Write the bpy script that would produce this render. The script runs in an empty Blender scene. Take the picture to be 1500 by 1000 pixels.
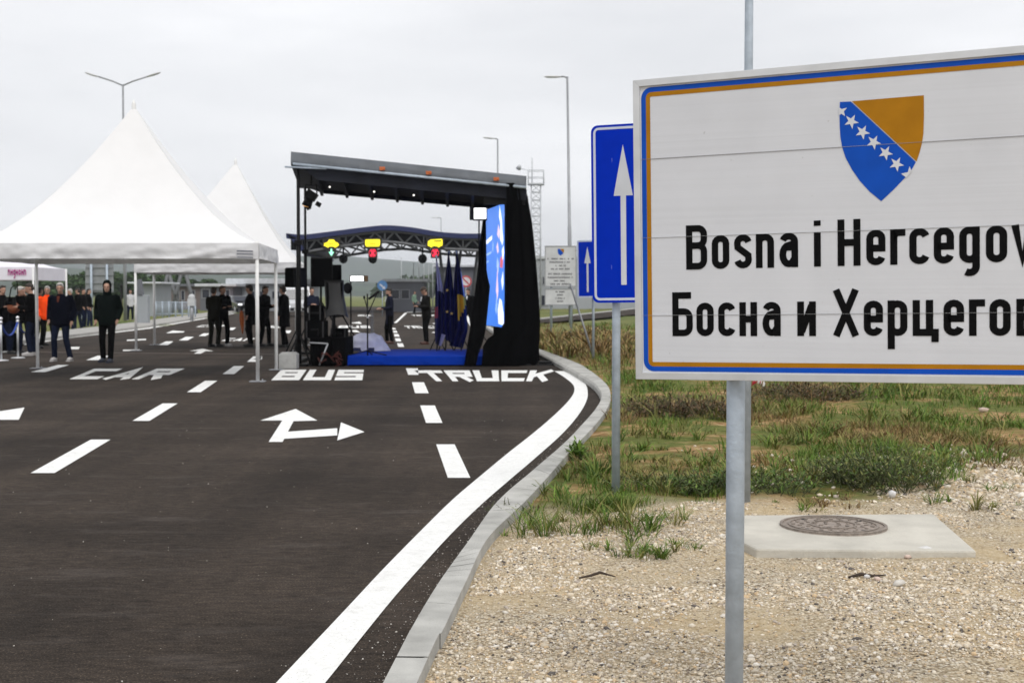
import bpy, bmesh, math, random
import numpy as np
from mathutils import Vector, Matrix, noise
random.seed(7); RNG = np.random.default_rng(11)
S = bpy.context.scene; COL = S.collection
R = math.radians

# ---------------------------------------------------------------- camera, sky, sun, exposure
F = 1900.0; PITCH = math.atan(68 / F); EYE = 1.5
cam = bpy.data.cameras.new('camera'); camo = bpy.data.objects.new('camera', cam); COL.objects.link(camo)
cam.sensor_width = 36; cam.sensor_fit = 'HORIZONTAL'; cam.lens = 36 * F / 1500
camo.location = (0, 0, EYE); camo.rotation_euler = (math.pi / 2 - PITCH, 0, 0)
cam.clip_start = .1; cam.clip_end = 12000
cam.dof.use_dof = True; cam.dof.focus_distance = 5.5; cam.dof.aperture_fstop = 7.1
S.camera = camo
SUN_EL, SUN_ROT = 55, 160
w = bpy.data.worlds.new('World'); S.world = w; w.use_nodes = True
nt = w.node_tree; nt.nodes.clear()
def N(t, tree, **kw):
    n = tree.nodes.new(t)
    for k, v in kw.items(): setattr(n, k, v)
    return n
out = N('ShaderNodeOutputWorld', nt); bg = N('ShaderNodeBackground', nt); bg.inputs['Strength'].default_value = .1
sky = N('ShaderNodeTexSky', nt, sky_type='NISHITA', sun_disc=False); sky.sun_elevation = R(SUN_EL); sky.sun_rotation = R(SUN_ROT)
sky.dust_density = 4
tc = N('ShaderNodeTexCoord', nt); mp = N('ShaderNodeMapping', nt); mp.inputs['Scale'].default_value = (1, 1, 4.5)
ns = N('ShaderNodeTexNoise', nt); ns.inputs['Scale'].default_value = 2.9; ns.inputs['Detail'].default_value = 4; ns.inputs['Roughness'].default_value = .5
cr = N('ShaderNodeValToRGB', nt)                                     # the cloud cover: a closed pale overcast with soft grey bellies
cr.color_ramp.elements[0].position = .30; cr.color_ramp.elements[0].color = (7.1, 7.2, 7.45, 1)
cr.color_ramp.elements[1].position = .68; cr.color_ramp.elements[1].color = (9.0, 9.05, 9.25, 1)
mx = N('ShaderNodeMix', nt, data_type='RGBA'); mx.inputs['Factor'].default_value = .95
L = nt.links.new
L(tc.outputs['Generated'], mp.inputs['Vector']); L(mp.outputs['Vector'], ns.inputs['Vector']); L(ns.outputs['Fac'], cr.inputs['Fac'])
L(sky.outputs['Color'], mx.inputs['A']); L(cr.outputs['Color'], mx.inputs['B']); L(mx.outputs['Result'], bg.inputs['Color']); L(bg.outputs[0], out.inputs[0])
sl = bpy.data.lights.new('sun', 'SUN'); sl.energy = 1.35; sl.angle = R(25); sl.color = (1, .97, .92)
so = bpy.data.objects.new('sun', sl); COL.objects.link(so)
az = R(SUN_ROT); el = R(SUN_EL)
so.rotation_euler = Vector((math.sin(az) * math.cos(el), math.cos(az) * math.cos(el), math.sin(el))).to_track_quat('Z', 'Y').to_euler()
S.view_settings.view_transform = 'Standard'; S.view_settings.look = 'None'; S.view_settings.exposure = 0.27; S.view_settings.gamma = 1
S.cycles.max_bounces = 6; S.cycles.volume_bounces = 0; S.cycles.use_denoising = True

# ---------------------------------------------------------------- helpers
def ray(px, py):
    u, v = (px - 750) / F, (500 - py) / F
    return Vector((u, math.cos(PITCH) + v * math.sin(PITCH), v * math.cos(PITCH) - math.sin(PITCH)))
def G(px, py, z=0.0):                        # pixel -> point on the horizontal plane z
    d = ray(px, py); t = (z - EYE) / d.z
    return Vector((d.x * t, d.y * t, z))
def D(px, py, Y):                            # pixel -> point at distance Y
    d = ray(px, py); t = Y / d.y
    return Vector((d.x * t, Y, EYE + d.z * t))

def lin(c):
    f = lambda x: x / 12.92 if x <= .04045 else ((x + .055) / 1.055) ** 2.4
    return tuple(f(x / 255) for x in c)
MATS = {}
def mat(name, col, rough=.6, metal=0, var=.12, scale=3, bump=0, bscale=60, emit=0, spec=.5, attr=None, coat=0):
    if name in MATS: return MATS[name]
    m = bpy.data.materials.new(name); m.use_nodes = True; t = m.node_tree; b = t.nodes['Principled BSDF']
    b.inputs['Roughness'].default_value = rough; b.inputs['Metallic'].default_value = metal
    b.inputs['Specular IOR Level'].default_value = spec; b.inputs['Coat Weight'].default_value = coat
    tcn = N('ShaderNodeTexCoord', t)
    n = N('ShaderNodeTexNoise', t); n.inputs['Scale'].default_value = scale; n.inputs['Detail'].default_value = 5
    t.links.new(tcn.outputs['Object'], n.inputs['Vector'])
    r = N('ShaderNodeMapRange', t); r.inputs['From Min'].default_value = .3; r.inputs['From Max'].default_value = .7
    r.inputs['To Min'].default_value = 1 - var; r.inputs['To Max'].default_value = 1 + var
    t.links.new(n.outputs['Fac'], r.inputs['Value'])
    mxn = N('ShaderNodeMix', t, data_type='RGBA', blend_type='MULTIPLY'); mxn.inputs['Factor'].default_value = 1
    if attr:
        a = N('ShaderNodeAttribute', t, attribute_name=attr); t.links.new(a.outputs['Color'], mxn.inputs['A'])
    else: mxn.inputs['A'].default_value = (*col, 1)
    t.links.new(r.outputs['Result'], mxn.inputs['B']); t.links.new(mxn.outputs['Result'], b.inputs['Base Color'])
    if bump:
        bn = N('ShaderNodeTexNoise', t); bn.inputs['Scale'].default_value = bscale; bn.inputs['Detail'].default_value = 4
        t.links.new(tcn.outputs['Object'], bn.inputs['Vector'])
        bp = N('ShaderNodeBump', t); bp.inputs['Strength'].default_value = bump; bp.inputs['Distance'].default_value = .02
        t.links.new(bn.outputs['Fac'], bp.inputs['Height']); t.links.new(bp.outputs['Normal'], b.inputs['Normal'])
    if emit:
        t.links.new(mxn.outputs['Result'], b.inputs['Emission Color']); b.inputs['Emission Strength'].default_value = emit
    MATS[name] = m; return m

def org(o):
    v = Vector((0, 0, 0))
    while o: v += o.location; o = o.parent
    return v
class MB:
    def __init__(s): s.v = []; s.f = []; s.sm = []; s.mi = []; s.m = 0
    def add(s, vs, fs, smooth=False):
        k = len(s.v); s.v += [tuple(v) for v in vs]
        for f in fs: s.f.append([k + i for i in f]); s.sm.append(smooth); s.mi.append(s.m)
    def box(s, c, d, M=None):
        x, y, z = d[0] / 2, d[1] / 2, d[2] / 2
        vs = [Vector((a * x, b * y, e * z)) for a in (-1, 1) for b in (-1, 1) for e in (-1, 1)]
        c = Vector(c); vs = [c + (M @ v if M else v) for v in vs]
        s.add(vs, [(0, 1, 3, 2), (4, 6, 7, 5), (0, 4, 5, 1), (2, 3, 7, 6), (0, 2, 6, 4), (1, 5, 7, 3)])
    def bb(s, a, b):                         # box between two corners
        s.box([(a[i] + b[i]) / 2 for i in range(3)], [abs(b[i] - a[i]) for i in range(3)])
    def tube(s, pts, rad, n=10, cap=True, flat=1.0):
        pts = [Vector(p) for p in pts]
        if not hasattr(rad, '__len__'): rad = [rad] * len(pts)
        k = len(s.v); pu = None
        for i, p in enumerate(pts):
            t = (pts[min(i + 1, len(pts) - 1)] - pts[max(i - 1, 0)])
            t = t.normalized() if t.length > 1e-9 else Vector((0, 0, 1))
            u = pu if pu is not None else (Vector((1, 0, 0)) if abs(t.x) < .9 else Vector((0, 1, 0)))
            u = (u - t * u.dot(t)).normalized(); pu = u; v = t.cross(u)
            for j in range(n):
                a = 2 * math.pi * j / n
                s.v.append(tuple(p + u * (math.cos(a) * rad[i]) + v * (math.sin(a) * rad[i] * flat)))
        for i in range(len(pts) - 1):
            for j in range(n):
                a, b = k + i * n + j, k + i * n + (j + 1) % n
                s.f.append([a, b, b + n, a + n]); s.sm.append(True); s.mi.append(s.m)
        if cap:
            s.f.append([k + j for j in range(n)][::-1]); s.sm.append(False); s.mi.append(s.m)
            e = k + (len(pts) - 1) * n; s.f.append([e + j for j in range(n)]); s.sm.append(False); s.mi.append(s.m)
    def rings(s, rs, n=14, cap=True):        # rs: (cx,cy,z,rx,ry)
        k = len(s.v)
        for (cx, cy, z, rx, ry) in rs:
            for j in range(n):
                a = 2 * math.pi * j / n; s.v.append((cx + rx * math.cos(a), cy + ry * math.sin(a), z))
        for i in range(len(rs) - 1):
            for j in range(n):
                a, b = k + i * n + j, k + i * n + (j + 1) % n
                s.f.append([a, b, b + n, a + n]); s.sm.append(True); s.mi.append(s.m)
        if cap:
            s.f.append([k + j for j in range(n)][::-1]); s.sm.append(False); s.mi.append(s.m)
            e = k + (len(rs) - 1) * n; s.f.append([e + j for j in range(n)]); s.sm.append(False); s.mi.append(s.m)
    def ball(s, c, r, n=10, M=None):
        r = r if hasattr(r, '__len__') else (r, r, r); k = len(s.v); c = Vector(c); h = n // 2
        P = [Vector((0, 0, -1))]
        for i in range(1, h):
            p = -math.pi / 2 + math.pi * i / h
            P += [Vector((math.cos(p) * math.cos(2 * math.pi * j / n), math.cos(p) * math.sin(2 * math.pi * j / n), math.sin(p))) for j in range(n)]
        P.append(Vector((0, 0, 1)))
        for q in P:
            q = Vector((q.x * r[0], q.y * r[1], q.z * r[2])); s.v.append(tuple(c + (M @ q if M else q)))
        fs = [[0, 1 + (j + 1) % n, 1 + j] for j in range(n)]
        for i in range(h - 2):
            for j in range(n):
                a, b = 1 + i * n + j, 1 + i * n + (j + 1) % n; fs.append([a, b, b + n, a + n])
        e = len(P) - 1; o = 1 + (h - 2) * n
        fs += [[e, o + j, o + (j + 1) % n] for j in range(n)]
        for f in fs: s.f.append([k + i for i in f]); s.sm.append(True); s.mi.append(s.m)
    def poly(s, pts): s.add(pts, [list(range(len(pts)))])
    def slab(s, pts, off):                   # a flat outline with thickness: pts + off
        n = len(pts); off = Vector(off); a = [Vector(p) for p in pts]
        s.add(a + [p + off for p in a], [list(range(n)), list(range(2 * n - 1, n - 1, -1))] + [[i, (i + n), (i + 1) % n + n, (i + 1) % n] for i in range(n)])
    def build(s, name, m, parent=None, world=True, bevel=0, fix=False):
        me = bpy.data.meshes.new(name); vs = s.v
        if parent and world:
            q = org(parent); vs = [(v[0] - q.x, v[1] - q.y, v[2] - q.z) for v in vs]
        me.from_pydata(vs, [], s.f)
        me.polygons.foreach_set('use_smooth', s.sm); me.polygons.foreach_set('material_index', s.mi)
        for q in (m if isinstance(m, (list, tuple)) else [m]): me.materials.append(q)
        if fix:
            bm = bmesh.new(); bm.from_mesh(me); bmesh.ops.recalc_face_normals(bm, faces=bm.faces); bm.to_mesh(me); bm.free()
        o = bpy.data.objects.new(name, me); COL.objects.link(o)
        if parent: o.parent = parent
        if bevel:
            b = o.modifiers.new('bevel', 'BEVEL'); b.width = bevel; b.segments = 2; b.limit_method = 'ANGLE'
        return o
def tag(o, label=None, cat=None, group=None, kind=None):
    for k, v in (('label', label), ('category', cat), ('group', group), ('kind', kind)):
        if v: o[k] = v
    return o
def thing(name, loc, label, cat, group=None, rz=0):
    o = bpy.data.objects.new(name, None); COL.objects.link(o); o.location = loc; o.rotation_euler.z = rz; o.empty_display_size = .2
    return tag(o, label, cat, group)
def kids(o): return [c for c in bpy.data.objects if c.parent == o]
def copy_tree(o, parent=None):
    c = o.copy(); COL.objects.link(c); c.parent = parent
    for ch in kids(o): copy_tree(ch, c)
    return c
def smooth_path(P, n=8):
    P = [Vector(p) for p in P]; o = []
    for i in range(len(P) - 1):
        a, b, c, d = P[max(i - 1, 0)], P[i], P[i + 1], P[min(i + 2, len(P) - 1)]
        for k in range(n):
            t = k / n
            o.append(.5 * ((2 * b) + (c - a) * t + (2 * a - 5 * b + 4 * c - d) * t * t + (3 * b - a - 3 * c + d) * t ** 3))
    return o + [P[-1]]
def interp(x, tab):
    if x <= tab[0][0]: return tab[0][1]
    for (a, b), (c, d) in zip(tab, tab[1:]):
        if x <= c: return b + (d - b) * (x - a) / (c - a)
    return tab[-1][1]

# ---------------------------------------------------------------- stroke lettering (condensed road-sign style)
def arc(cx, cy, rx, ry, a0, a1, n=8):
    return [(cx + rx * math.cos(R(a0 + (a1 - a0) * i / n)), cy + ry * math.sin(R(a0 + (a1 - a0) * i / n))) for i in range(n + 1)]
# a glyph: list of strokes (centre lines in a box 0..w x 0..1, inner to the stroke), built for box width w, height h, pen p
def glyph(ch, w, h, p):
    q = p / 2; l, r, b, t = q, w - q, q, h - q; m = (l + r) / 2; rr = (r - l) / 2; rc = min(rr, .9 * rr + 0)
    O = arc(m, t - rc, rr, rc, 0, 180) + arc(m, b + rc, rr, rc, 180, 360); O = O + [O[0]]
    V = lambda x, y0=0, y1=h: [(x, y0), (x, y1)]
    bowl = lambda y0, y1, k: [(l, y1), (r - k, y1)] + arc(r - k, y1 - k, k, k, 90, 0, 6) + arc(r - k, y0 + k, k, k, 0, -90, 6) + [(l, y0)]
    if ch in 'oо': return [O]
    if ch == 'B': return [V(l), bowl(h * .54, t, rr * .8), bowl(b, h * .54, rr * .8)]
    if ch == 's':
        k = rr * .92; my = h * .5
        return [arc(m, t - k, rr, k, 10, 180, 8) + [(l + .02 * w, my + .12 * h), (m, my), (r - .02 * w, my - .12 * h)] + arc(m, b + k, rr, k, 0, -170, 8)]
    if ch == 'n': return [V(l), arc(m, t - rc, rr, rc, 180, 0) + [(r, 0)]]
    if ch in 'aа':
        k = h * .27
        return [arc(m, t - rc, rr, rc, 165, 0) + [(r, 0)], [(r, h * .58), (m, h * .58)] + arc(m, b + k, rr, k, 90, 270) + arc(m, b + k, rr, k, 270, 330, 4)]
    if ch == 'i': return [V(m, 0, h * .74), [(m, h * .885), (m, h)]]
    if ch == 'H': return [V(l), V(r), [(l, h * .5), (r, h * .5)]]
    if ch == 'н': return [V(l), V(r), [(l, h * .5), (r, h * .5)]]
    if ch in 'eе':
        return [[(l, h * .48), (r, h * .48), (r, t - rc)] + arc(m, t - rc, rr, rc, 0, 180)[1:] + arc(m, b + rc, rr, rc, 180, 350)]
    if ch in 'cс': return [arc(m, t - rc, rr, rc, 12, 180) + arc(m, b + rc, rr, rc, 180, 348)]
    if ch == 'r': return [V(l), [(l, t - rc)] + arc(l + rr * 1.3, t - rr * 1.3, rr * 1.3, rr * 1.3, 170, 90, 6) + [(w, t)]]
    if ch == 'g': return [O, [(r, h), (r, -.1 * h)] + arc(m, -.1 * h, rr, rr * .95, 0, -125)]
    if ch == 'v': return [[(q * .9, h), (m, q * .6), (w - q * .9, h)]]
    if ch == 'Б': return [[(w * .93, t), (l, t), (l, b)] + [(r - rr * .8, b)] + arc(r - rr * .8, b + rr * .8, rr * .8, rr * .8, -90, 0, 6) + arc(r - rr * .8, h * .56 - rr * .8, rr * .8, rr * .8, 0, 90, 6) + [(l, h * .56)]]
    if ch == 'и': return [V(l), V(r), [(l + q * .3, q * 1.2), (r - q * .3, h - q * 1.2)]]
    if ch == 'Х': return [[(q, 0), (w - q, h)], [(q, h), (w - q, 0)]]
    if ch == 'р': return [O, [(l, h), (l, -.37 * h)]]
    if ch == 'ц':
        r2 = w - p * 1.25; return [V(l), V(r2), [(l, b), (w, b)], [(w - q, p), (w - q, -.17 * h)]]
    if ch == 'г': return [[(l, 0), (l, t), (w, t)]]
    if ch == 'в': return [V(l), bowl(h * .52, t, rr * .7), bowl(b, h * .52, rr * .8)]
    # blocky road-paint capitals
    if ch == 'C': return [[(w, t), (l, t), (l, b), (w, b)]]
    if ch == '8': return [V(l), [(l, t), (r, t), (r, b), (l, b)], [(l, h * .5), (r, h * .5)]]
    if ch == 'A': return [[(q, 0), (m, t), (w - q, 0)], [(w * .25, h * .3), (w * .75, h * .3)]]
    if ch == 'R': return [V(l), [(l, t), (r, t), (r, h * .5), (l, h * .5)], [(m, h * .5), (r, 0)]]
    if ch == 'U': return [[(l, h), (l, b), (r, b), (r, h)]]
    if ch == 'S': return [[(w, t), (l, t), (l, h * .5), (r, h * .5), (r, b), (0, b)]]
    if ch == 'T': return [[(0, t), (w, t)], [(m, 0), (m, h)]]
    if ch == 'K': return [V(l), [(l, h * .4), (r, h)], [(m * .9, h * .55), (r, 0)]]
    return []
def stroke_quads(path, p, px=None):          # ribbon of half-width along x / y (px lets vertical strokes be wider than flat ones)
    q = p / 2; n = len(path); closed = (path[0][0] - path[-1][0]) ** 2 + (path[0][1] - path[-1][1]) ** 2 < 1e-12
    Lp, Rp = [], []
    for i in range(n):
        if closed: a, b, c = path[(i - 1) % (n - 1)], path[i % (n - 1)], path[(i + 1) % (n - 1)]
        else: a, b, c = path[max(i - 1, 0)], path[i], path[min(i + 1, n - 1)]
        d1 = Vector((b[0] - a[0], b[1] - a[1])); d2 = Vector((c[0] - b[0], c[1] - b[1]))
        d1 = d1.normalized() if d1.length > 1e-9 else d2.normalized(); d2 = d2.normalized() if d2.length > 1e-9 else d1
        n1 = Vector((-d1.y, d1.x)); n2 = Vector((-d2.y, d2.x)); mm = n1 + n2
        mm = mm.normalized() if mm.length > 1e-6 else n1
        k = q / max(.45, mm.dot(n1)); Lp.append((b[0] + mm.x * k, b[1] + mm.y * k)); Rp.append((b[0] - mm.x * k, b[1] - mm.y * k))
    return [[Rp[i], Rp[i + 1], Lp[i + 1], Lp[i]] for i in range(n - 1)]

# ---------------------------------------------------------------- common materials
M_galv = mat('galvanised_steel', (.39, .45, .52), .5, .15, .15, 14, .15, 80)
M_grey = mat('grey_steel', (.32, .33, .35), .5, .3, .1, 8)
M_black = mat('black_fabric', (.0022, .0022, .0025), 1, 0, .3, 6, .3, 30, spec=.02)
M_blackmetal = mat('black_metal', (.006, .006, .0065), .6, 0, .2, 12, spec=.15)
M_white = mat('white_paint', (.78, .78, .77), .55, 0, .05, 9)
M_alu = mat('aluminium', (.62, .63, .64), .4, .6, .08, 10)
M_sheet_blue = mat('blue_sheeting', (.0006, .025, .44), .55, 0, .05, 12, spec=.05)
M_sheet_white = mat('white_sheeting', (.56, .60, .72), .45, 0, .04, 20)
M_road_white = mat('road_marking_paint', (.80, .80, .78), .8, 0, .06, 26, .3, 120, spec=.2)
_t = M_road_white.node_tree; _b = _t.nodes['Principled BSDF']; _ge = N('ShaderNodeNewGeometry', _t); _src = _b.inputs['Base Color'].links[0].from_socket
_f = None                                                            # worn specks where the stone shows through, and tyre grime
for _sc, _lo, _hi, _mx in ((110, .60, .68, .75), (5, .50, .78, .22)):
    _n = N('ShaderNodeTexNoise', _t); _n.inputs['Scale'].default_value = _sc; _n.inputs['Detail'].default_value = 5; _n.inputs['Roughness'].default_value = .7; _t.links.new(_ge.outputs['Position'], _n.inputs['Vector'])
    _r = N('ShaderNodeMapRange', _t); _r.inputs['From Min'].default_value = _lo; _r.inputs['From Max'].default_value = _hi; _r.inputs['To Max'].default_value = _mx; _t.links.new(_n.outputs['Fac'], _r.inputs['Value'])
    _m = N('ShaderNodeMix', _t, data_type='RGBA'); _t.links.new(_r.outputs['Result'], _m.inputs['Factor']); _t.links.new(_src, _m.inputs['A']); _m.inputs['B'].default_value = (.16, .14, .12, 1); _src = _m.outputs['Result']
_t.links.new(_src, _b.inputs['Base Color'])
M_concrete = mat('kerb_concrete', (.415, .41, .385), .9, 0, .22, 4.5, .4, 90, spec=.2)
M_rubber = mat('black_rubber', (.012, .012, .012), .8)
M_glass = mat('dark_window_glass', (.012, .016, .03), .12, 0, .2, 2)
# ---------------------------------------------------------------- kerb line, road, ground
KL = [G(x, y, .10) for x, y in [(555, 1000), (600, 915), (640, 850), (680, 797), (725, 733), (781, 685), (823, 650), (850, 622), (871, 598), (880, 579), (871, 563), (850, 549), (824, 534.5)]]
KR = [G(x, y, .10) for x, y in [(610, 1000), (650, 920), (683, 850), (717, 785), (770, 733), (806, 694), (842, 653), (870, 624), (889, 599), (894.5, 579), (887, 561), (862, 541), (837, 528)]]
far = [(Vector((.30, 36, .1)), Vector((.47, 36.4, .1))), (Vector((-.45, 46, .1)), Vector((-.26, 46, .1))), (Vector((-1.25, 60, .1)), Vector((-1.05, 60, .1))), (Vector((-2.6, 95, .1)), Vector((-2.3, 95, .1))), (Vector((-3, 170, .1)), Vector((-2.7, 170, .1)))]
d0 = (KL[0] - KL[1]).normalized()
KL = [KL[0] + d0 * 6] + KL + [a for a, b in far]; KR = [KR[0] + d0 * 6] + KR + [b for a, b in far]
KLs, KRs = smooth_path(KL, 8), smooth_path(KR, 8)
ktab = [(p.y, p.x) for p in KRs]
ktab = sorted(ktab)
def kerb_x(y): return interp(y, ktab)
LEFT = [(-8, -14.5), (39.6, -14.9), (59.4, -16.6), (116, -24.1), (170, -27)]
def left_x(y): return interp(y, LEFT)
SIDE_N = [G(x, y) for x, y in [(760, 484), (795, 480), (870, 473), (932, 465.5), (1040, 455)]]
SIDE_F = [G(x, y) for x, y in [(760, 478.5), (795, 474.5), (870, 464.5), (932, 456.5), (1040, 447.5)]]

# ground sheet: fine near the camera, coarse to the horizon
def gz(x, y):
    k = kerb_x(y)
    if left_x(y) - .6 < x < k - .12 and y < 172: return -.09
    d = x - k if x >= k - .12 else 99
    z = .035 + .03 * min(max(d, 0), 1)
    a = min(1, max(0, (d - .1) / .8))
    a3 = min(1, max(0, (d - .25) / 2.2))
    z += a * (.3 + .7 * a3) * (.05 * noise.noise((x * .9, y * .55, 3.1)) + .03 * noise.noise((x * 2.6, y * 2.1, 7)) + .012 * noise.noise((x * 7, y * 7, 1)))
    if y > 11 and x > k: z += a3 * (.05 + .10 * max(0, noise.noise((x * .35, y * .22, 9)))) * min(1, (y - 11) / 6)
    if 6.5 < y < 8.6 and 1.1 < x < 3.0: z = z * .25 + .035                # level ground under the concrete slab
    return z
xs = np.unique(np.concatenate([np.arange(-1.2, 5.6, .07), np.arange(5.6, 14, .3), np.arange(-3, -1.2, .3), np.arange(14, 60, 3), np.arange(-60, -3, 3), [-6000, -2500, -1000, -400, -200, -100, 100, 200, 400, 1000, 2500, 6000]]))
ys = np.unique(np.concatenate([np.arange(2.6, 13, .07), np.arange(13, 30, .25), np.arange(30, 70, 1), np.arange(70, 180, 5), np.arange(-8, 2.6, .8), [-400, -50, 200, 240, 300, 400, 700, 1200, 2200, 4500]]))
nx, ny = len(xs), len(ys)
V = [(x, y, gz(x, y)) for y in ys for x in xs]
mb = MB(); mb.v = V
mb.f = [[j * nx + i, j * nx + i + 1, (j + 1) * nx + i + 1, (j + 1) * nx + i] for j in range(ny - 1) for i in range(nx - 1)]
mb.sm = [True] * len(mb.f); mb.mi = [0] * len(mb.f)
def ground_mat():
    m = bpy.data.materials.new('verge_soil_and_gravel'); m.use_nodes = True; t = m.node_tree; b = t.nodes['Principled BSDF']
    b.inputs['Roughness'].default_value = .95; b.inputs['Specular IOR Level'].default_value = .15
    ge = N('ShaderNodeNewGeometry', t); sx = N('ShaderNodeSeparateXYZ', t); lk = t.links.new
    lk(ge.outputs['Position'], sx.inputs[0])
    def nz(sc, det=5, ro=.55):
        n = N('ShaderNodeTexNoise', t); n.inputs['Scale'].default_value = sc; n.inputs['Detail'].default_value = det; n.inputs['Roughness'].default_value = ro
        lk(ge.outputs['Position'], n.inputs['Vector']); return n
    def ramp(src, stops):
        r = N('ShaderNodeValToRGB', t); e = r.color_ramp.elements
        while len(e) < len(stops): e.new(.5)
        for i, (p, c) in enumerate(stops): e[i].position = p; e[i].color = (*c, 1)
        lk(src, r.inputs['Fac']); return r
    def mix(a, b_, f):
        q = N('ShaderNodeMix', t, data_type='RGBA'); lk(f, q.inputs['Factor']); lk(a, q.inputs['A']); lk(b_, q.inputs['B']); return q.outputs['Result']
    vo = N('ShaderNodeTexVoronoi', t); vo.inputs['Scale'].default_value = 75; lk(ge.outputs['Position'], vo.inputs['Vector'])
    sv = N('ShaderNodeSeparateColor', t); lk(vo.outputs['Color'], sv.inputs[0])
    gravel = ramp(sv.outputs[0], [(.0, (.10, .08, .06)), (.07, (.34, .27, .19)), (.3, (.55, .46, .33)), (.6, (.66, .58, .44)), (.9, (.75, .69, .58)), (1, (.62, .45, .27))]).outputs['Color']
    dk = ramp(vo.outputs['Distance'], [(.35, (1, 1, 1)), (.75, (.45, .42, .38))]).outputs['Color']
    gq = N('ShaderNodeMix', t, data_type='RGBA', blend_type='MULTIPLY'); gq.inputs['Factor'].default_value = 1; lk(gravel, gq.inputs['A']); lk(dk, gq.inputs['B']); gravel = gq.outputs['Result']
    sand = ramp(nz(30, 4).outputs['Fac'], [(.3, (.42, .31, .17)), (.7, (.62, .51, .34))]).outputs['Color']
    pm = ramp(nz(1.0, 5, .65).outputs['Fac'], [(.42, (0, 0, 0)), (.62, (.85, .85, .85))]).outputs['Color']
    near = mix(gravel, sand, pm)
    soil = ramp(nz(9, 6, .65).outputs['Fac'], [(.3, (.12, .065, .028)), (.5, (.33, .20, .085)), (.68, (.52, .37, .20))]).outputs['Color']
    moss = ramp(nz(14, 4).outputs['Fac'], [(.3, (.045, .075, .013)), (.7, (.14, .18, .035))]).outputs['Color']
    gm = ramp(nz(.9, 6, .65).outputs['Fac'], [(.40, (0, 0, 0)), (.54, (.9, .9, .9))]).outputs['Color']
    verge = mix(soil, moss, gm)
    # gravel apron in front: boundary about 9 m out, bending away to the right
    n1 = nz(1.1, 4); ad = N('ShaderNodeMath', t, operation='MULTIPLY_ADD'); ad.inputs[1].default_value = 1.8; lk(n1.outputs['Fac'], ad.inputs[0]); lk(sx.outputs['Y'], ad.inputs[2])
    xr = N('ShaderNodeMapRange', t); xr.inputs['From Min'].default_value = 2.4; xr.inputs['From Max'].default_value = 4.6; xr.inputs['To Min'].default_value = 0; xr.inputs['To Max'].default_value = -2.6; lk(sx.outputs['X'], xr.inputs['Value'])
    sm = N('ShaderNodeMath', t, operation='ADD'); lk(ad.outputs[0], sm.inputs[0]); lk(xr.outputs[0], sm.inputs[1])
    mr = N('ShaderNodeMapRange', t); mr.inputs['From Min'].default_value = 9.5; mr.inputs['From Max'].default_value = 10.2; lk(sm.outputs[0], mr.inputs['Value'])
    c = mix(near, verge, mr.outputs[0])
    # far fields: grass green
    fr = N('ShaderNodeMapRange', t); fr.inputs['From Min'].default_value = 24; fr.inputs['From Max'].default_value = 60; lk(sx.outputs['Y'], fr.inputs['Value'])
    fld = ramp(nz(.12, 4).outputs['Fac'], [(.35, (.09, .12, .03)), (.65, (.19, .19, .07))]).outputs['Color']
    c = mix(c, fld, fr.outputs[0])
    lk(c, b.inputs['Base Color'])
    bp = N('ShaderNodeBump', t); bp.inputs['Strength'].default_value = .7; bp.inputs['Distance'].default_value = .015
    bh = N('ShaderNodeMath', t, operation='SUBTRACT'); lk(nz(70, 4, .7).outputs['Fac'], bh.inputs[0]); lk(vo.outputs['Distance'], bh.inputs[1]); lk(bh.outputs[0], bp.inputs['Height']); lk(bp.outputs['Normal'], b.inputs['Normal'])
    return m
ground = tag(mb.build('ground', ground_mat()), kind='structure')

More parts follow.
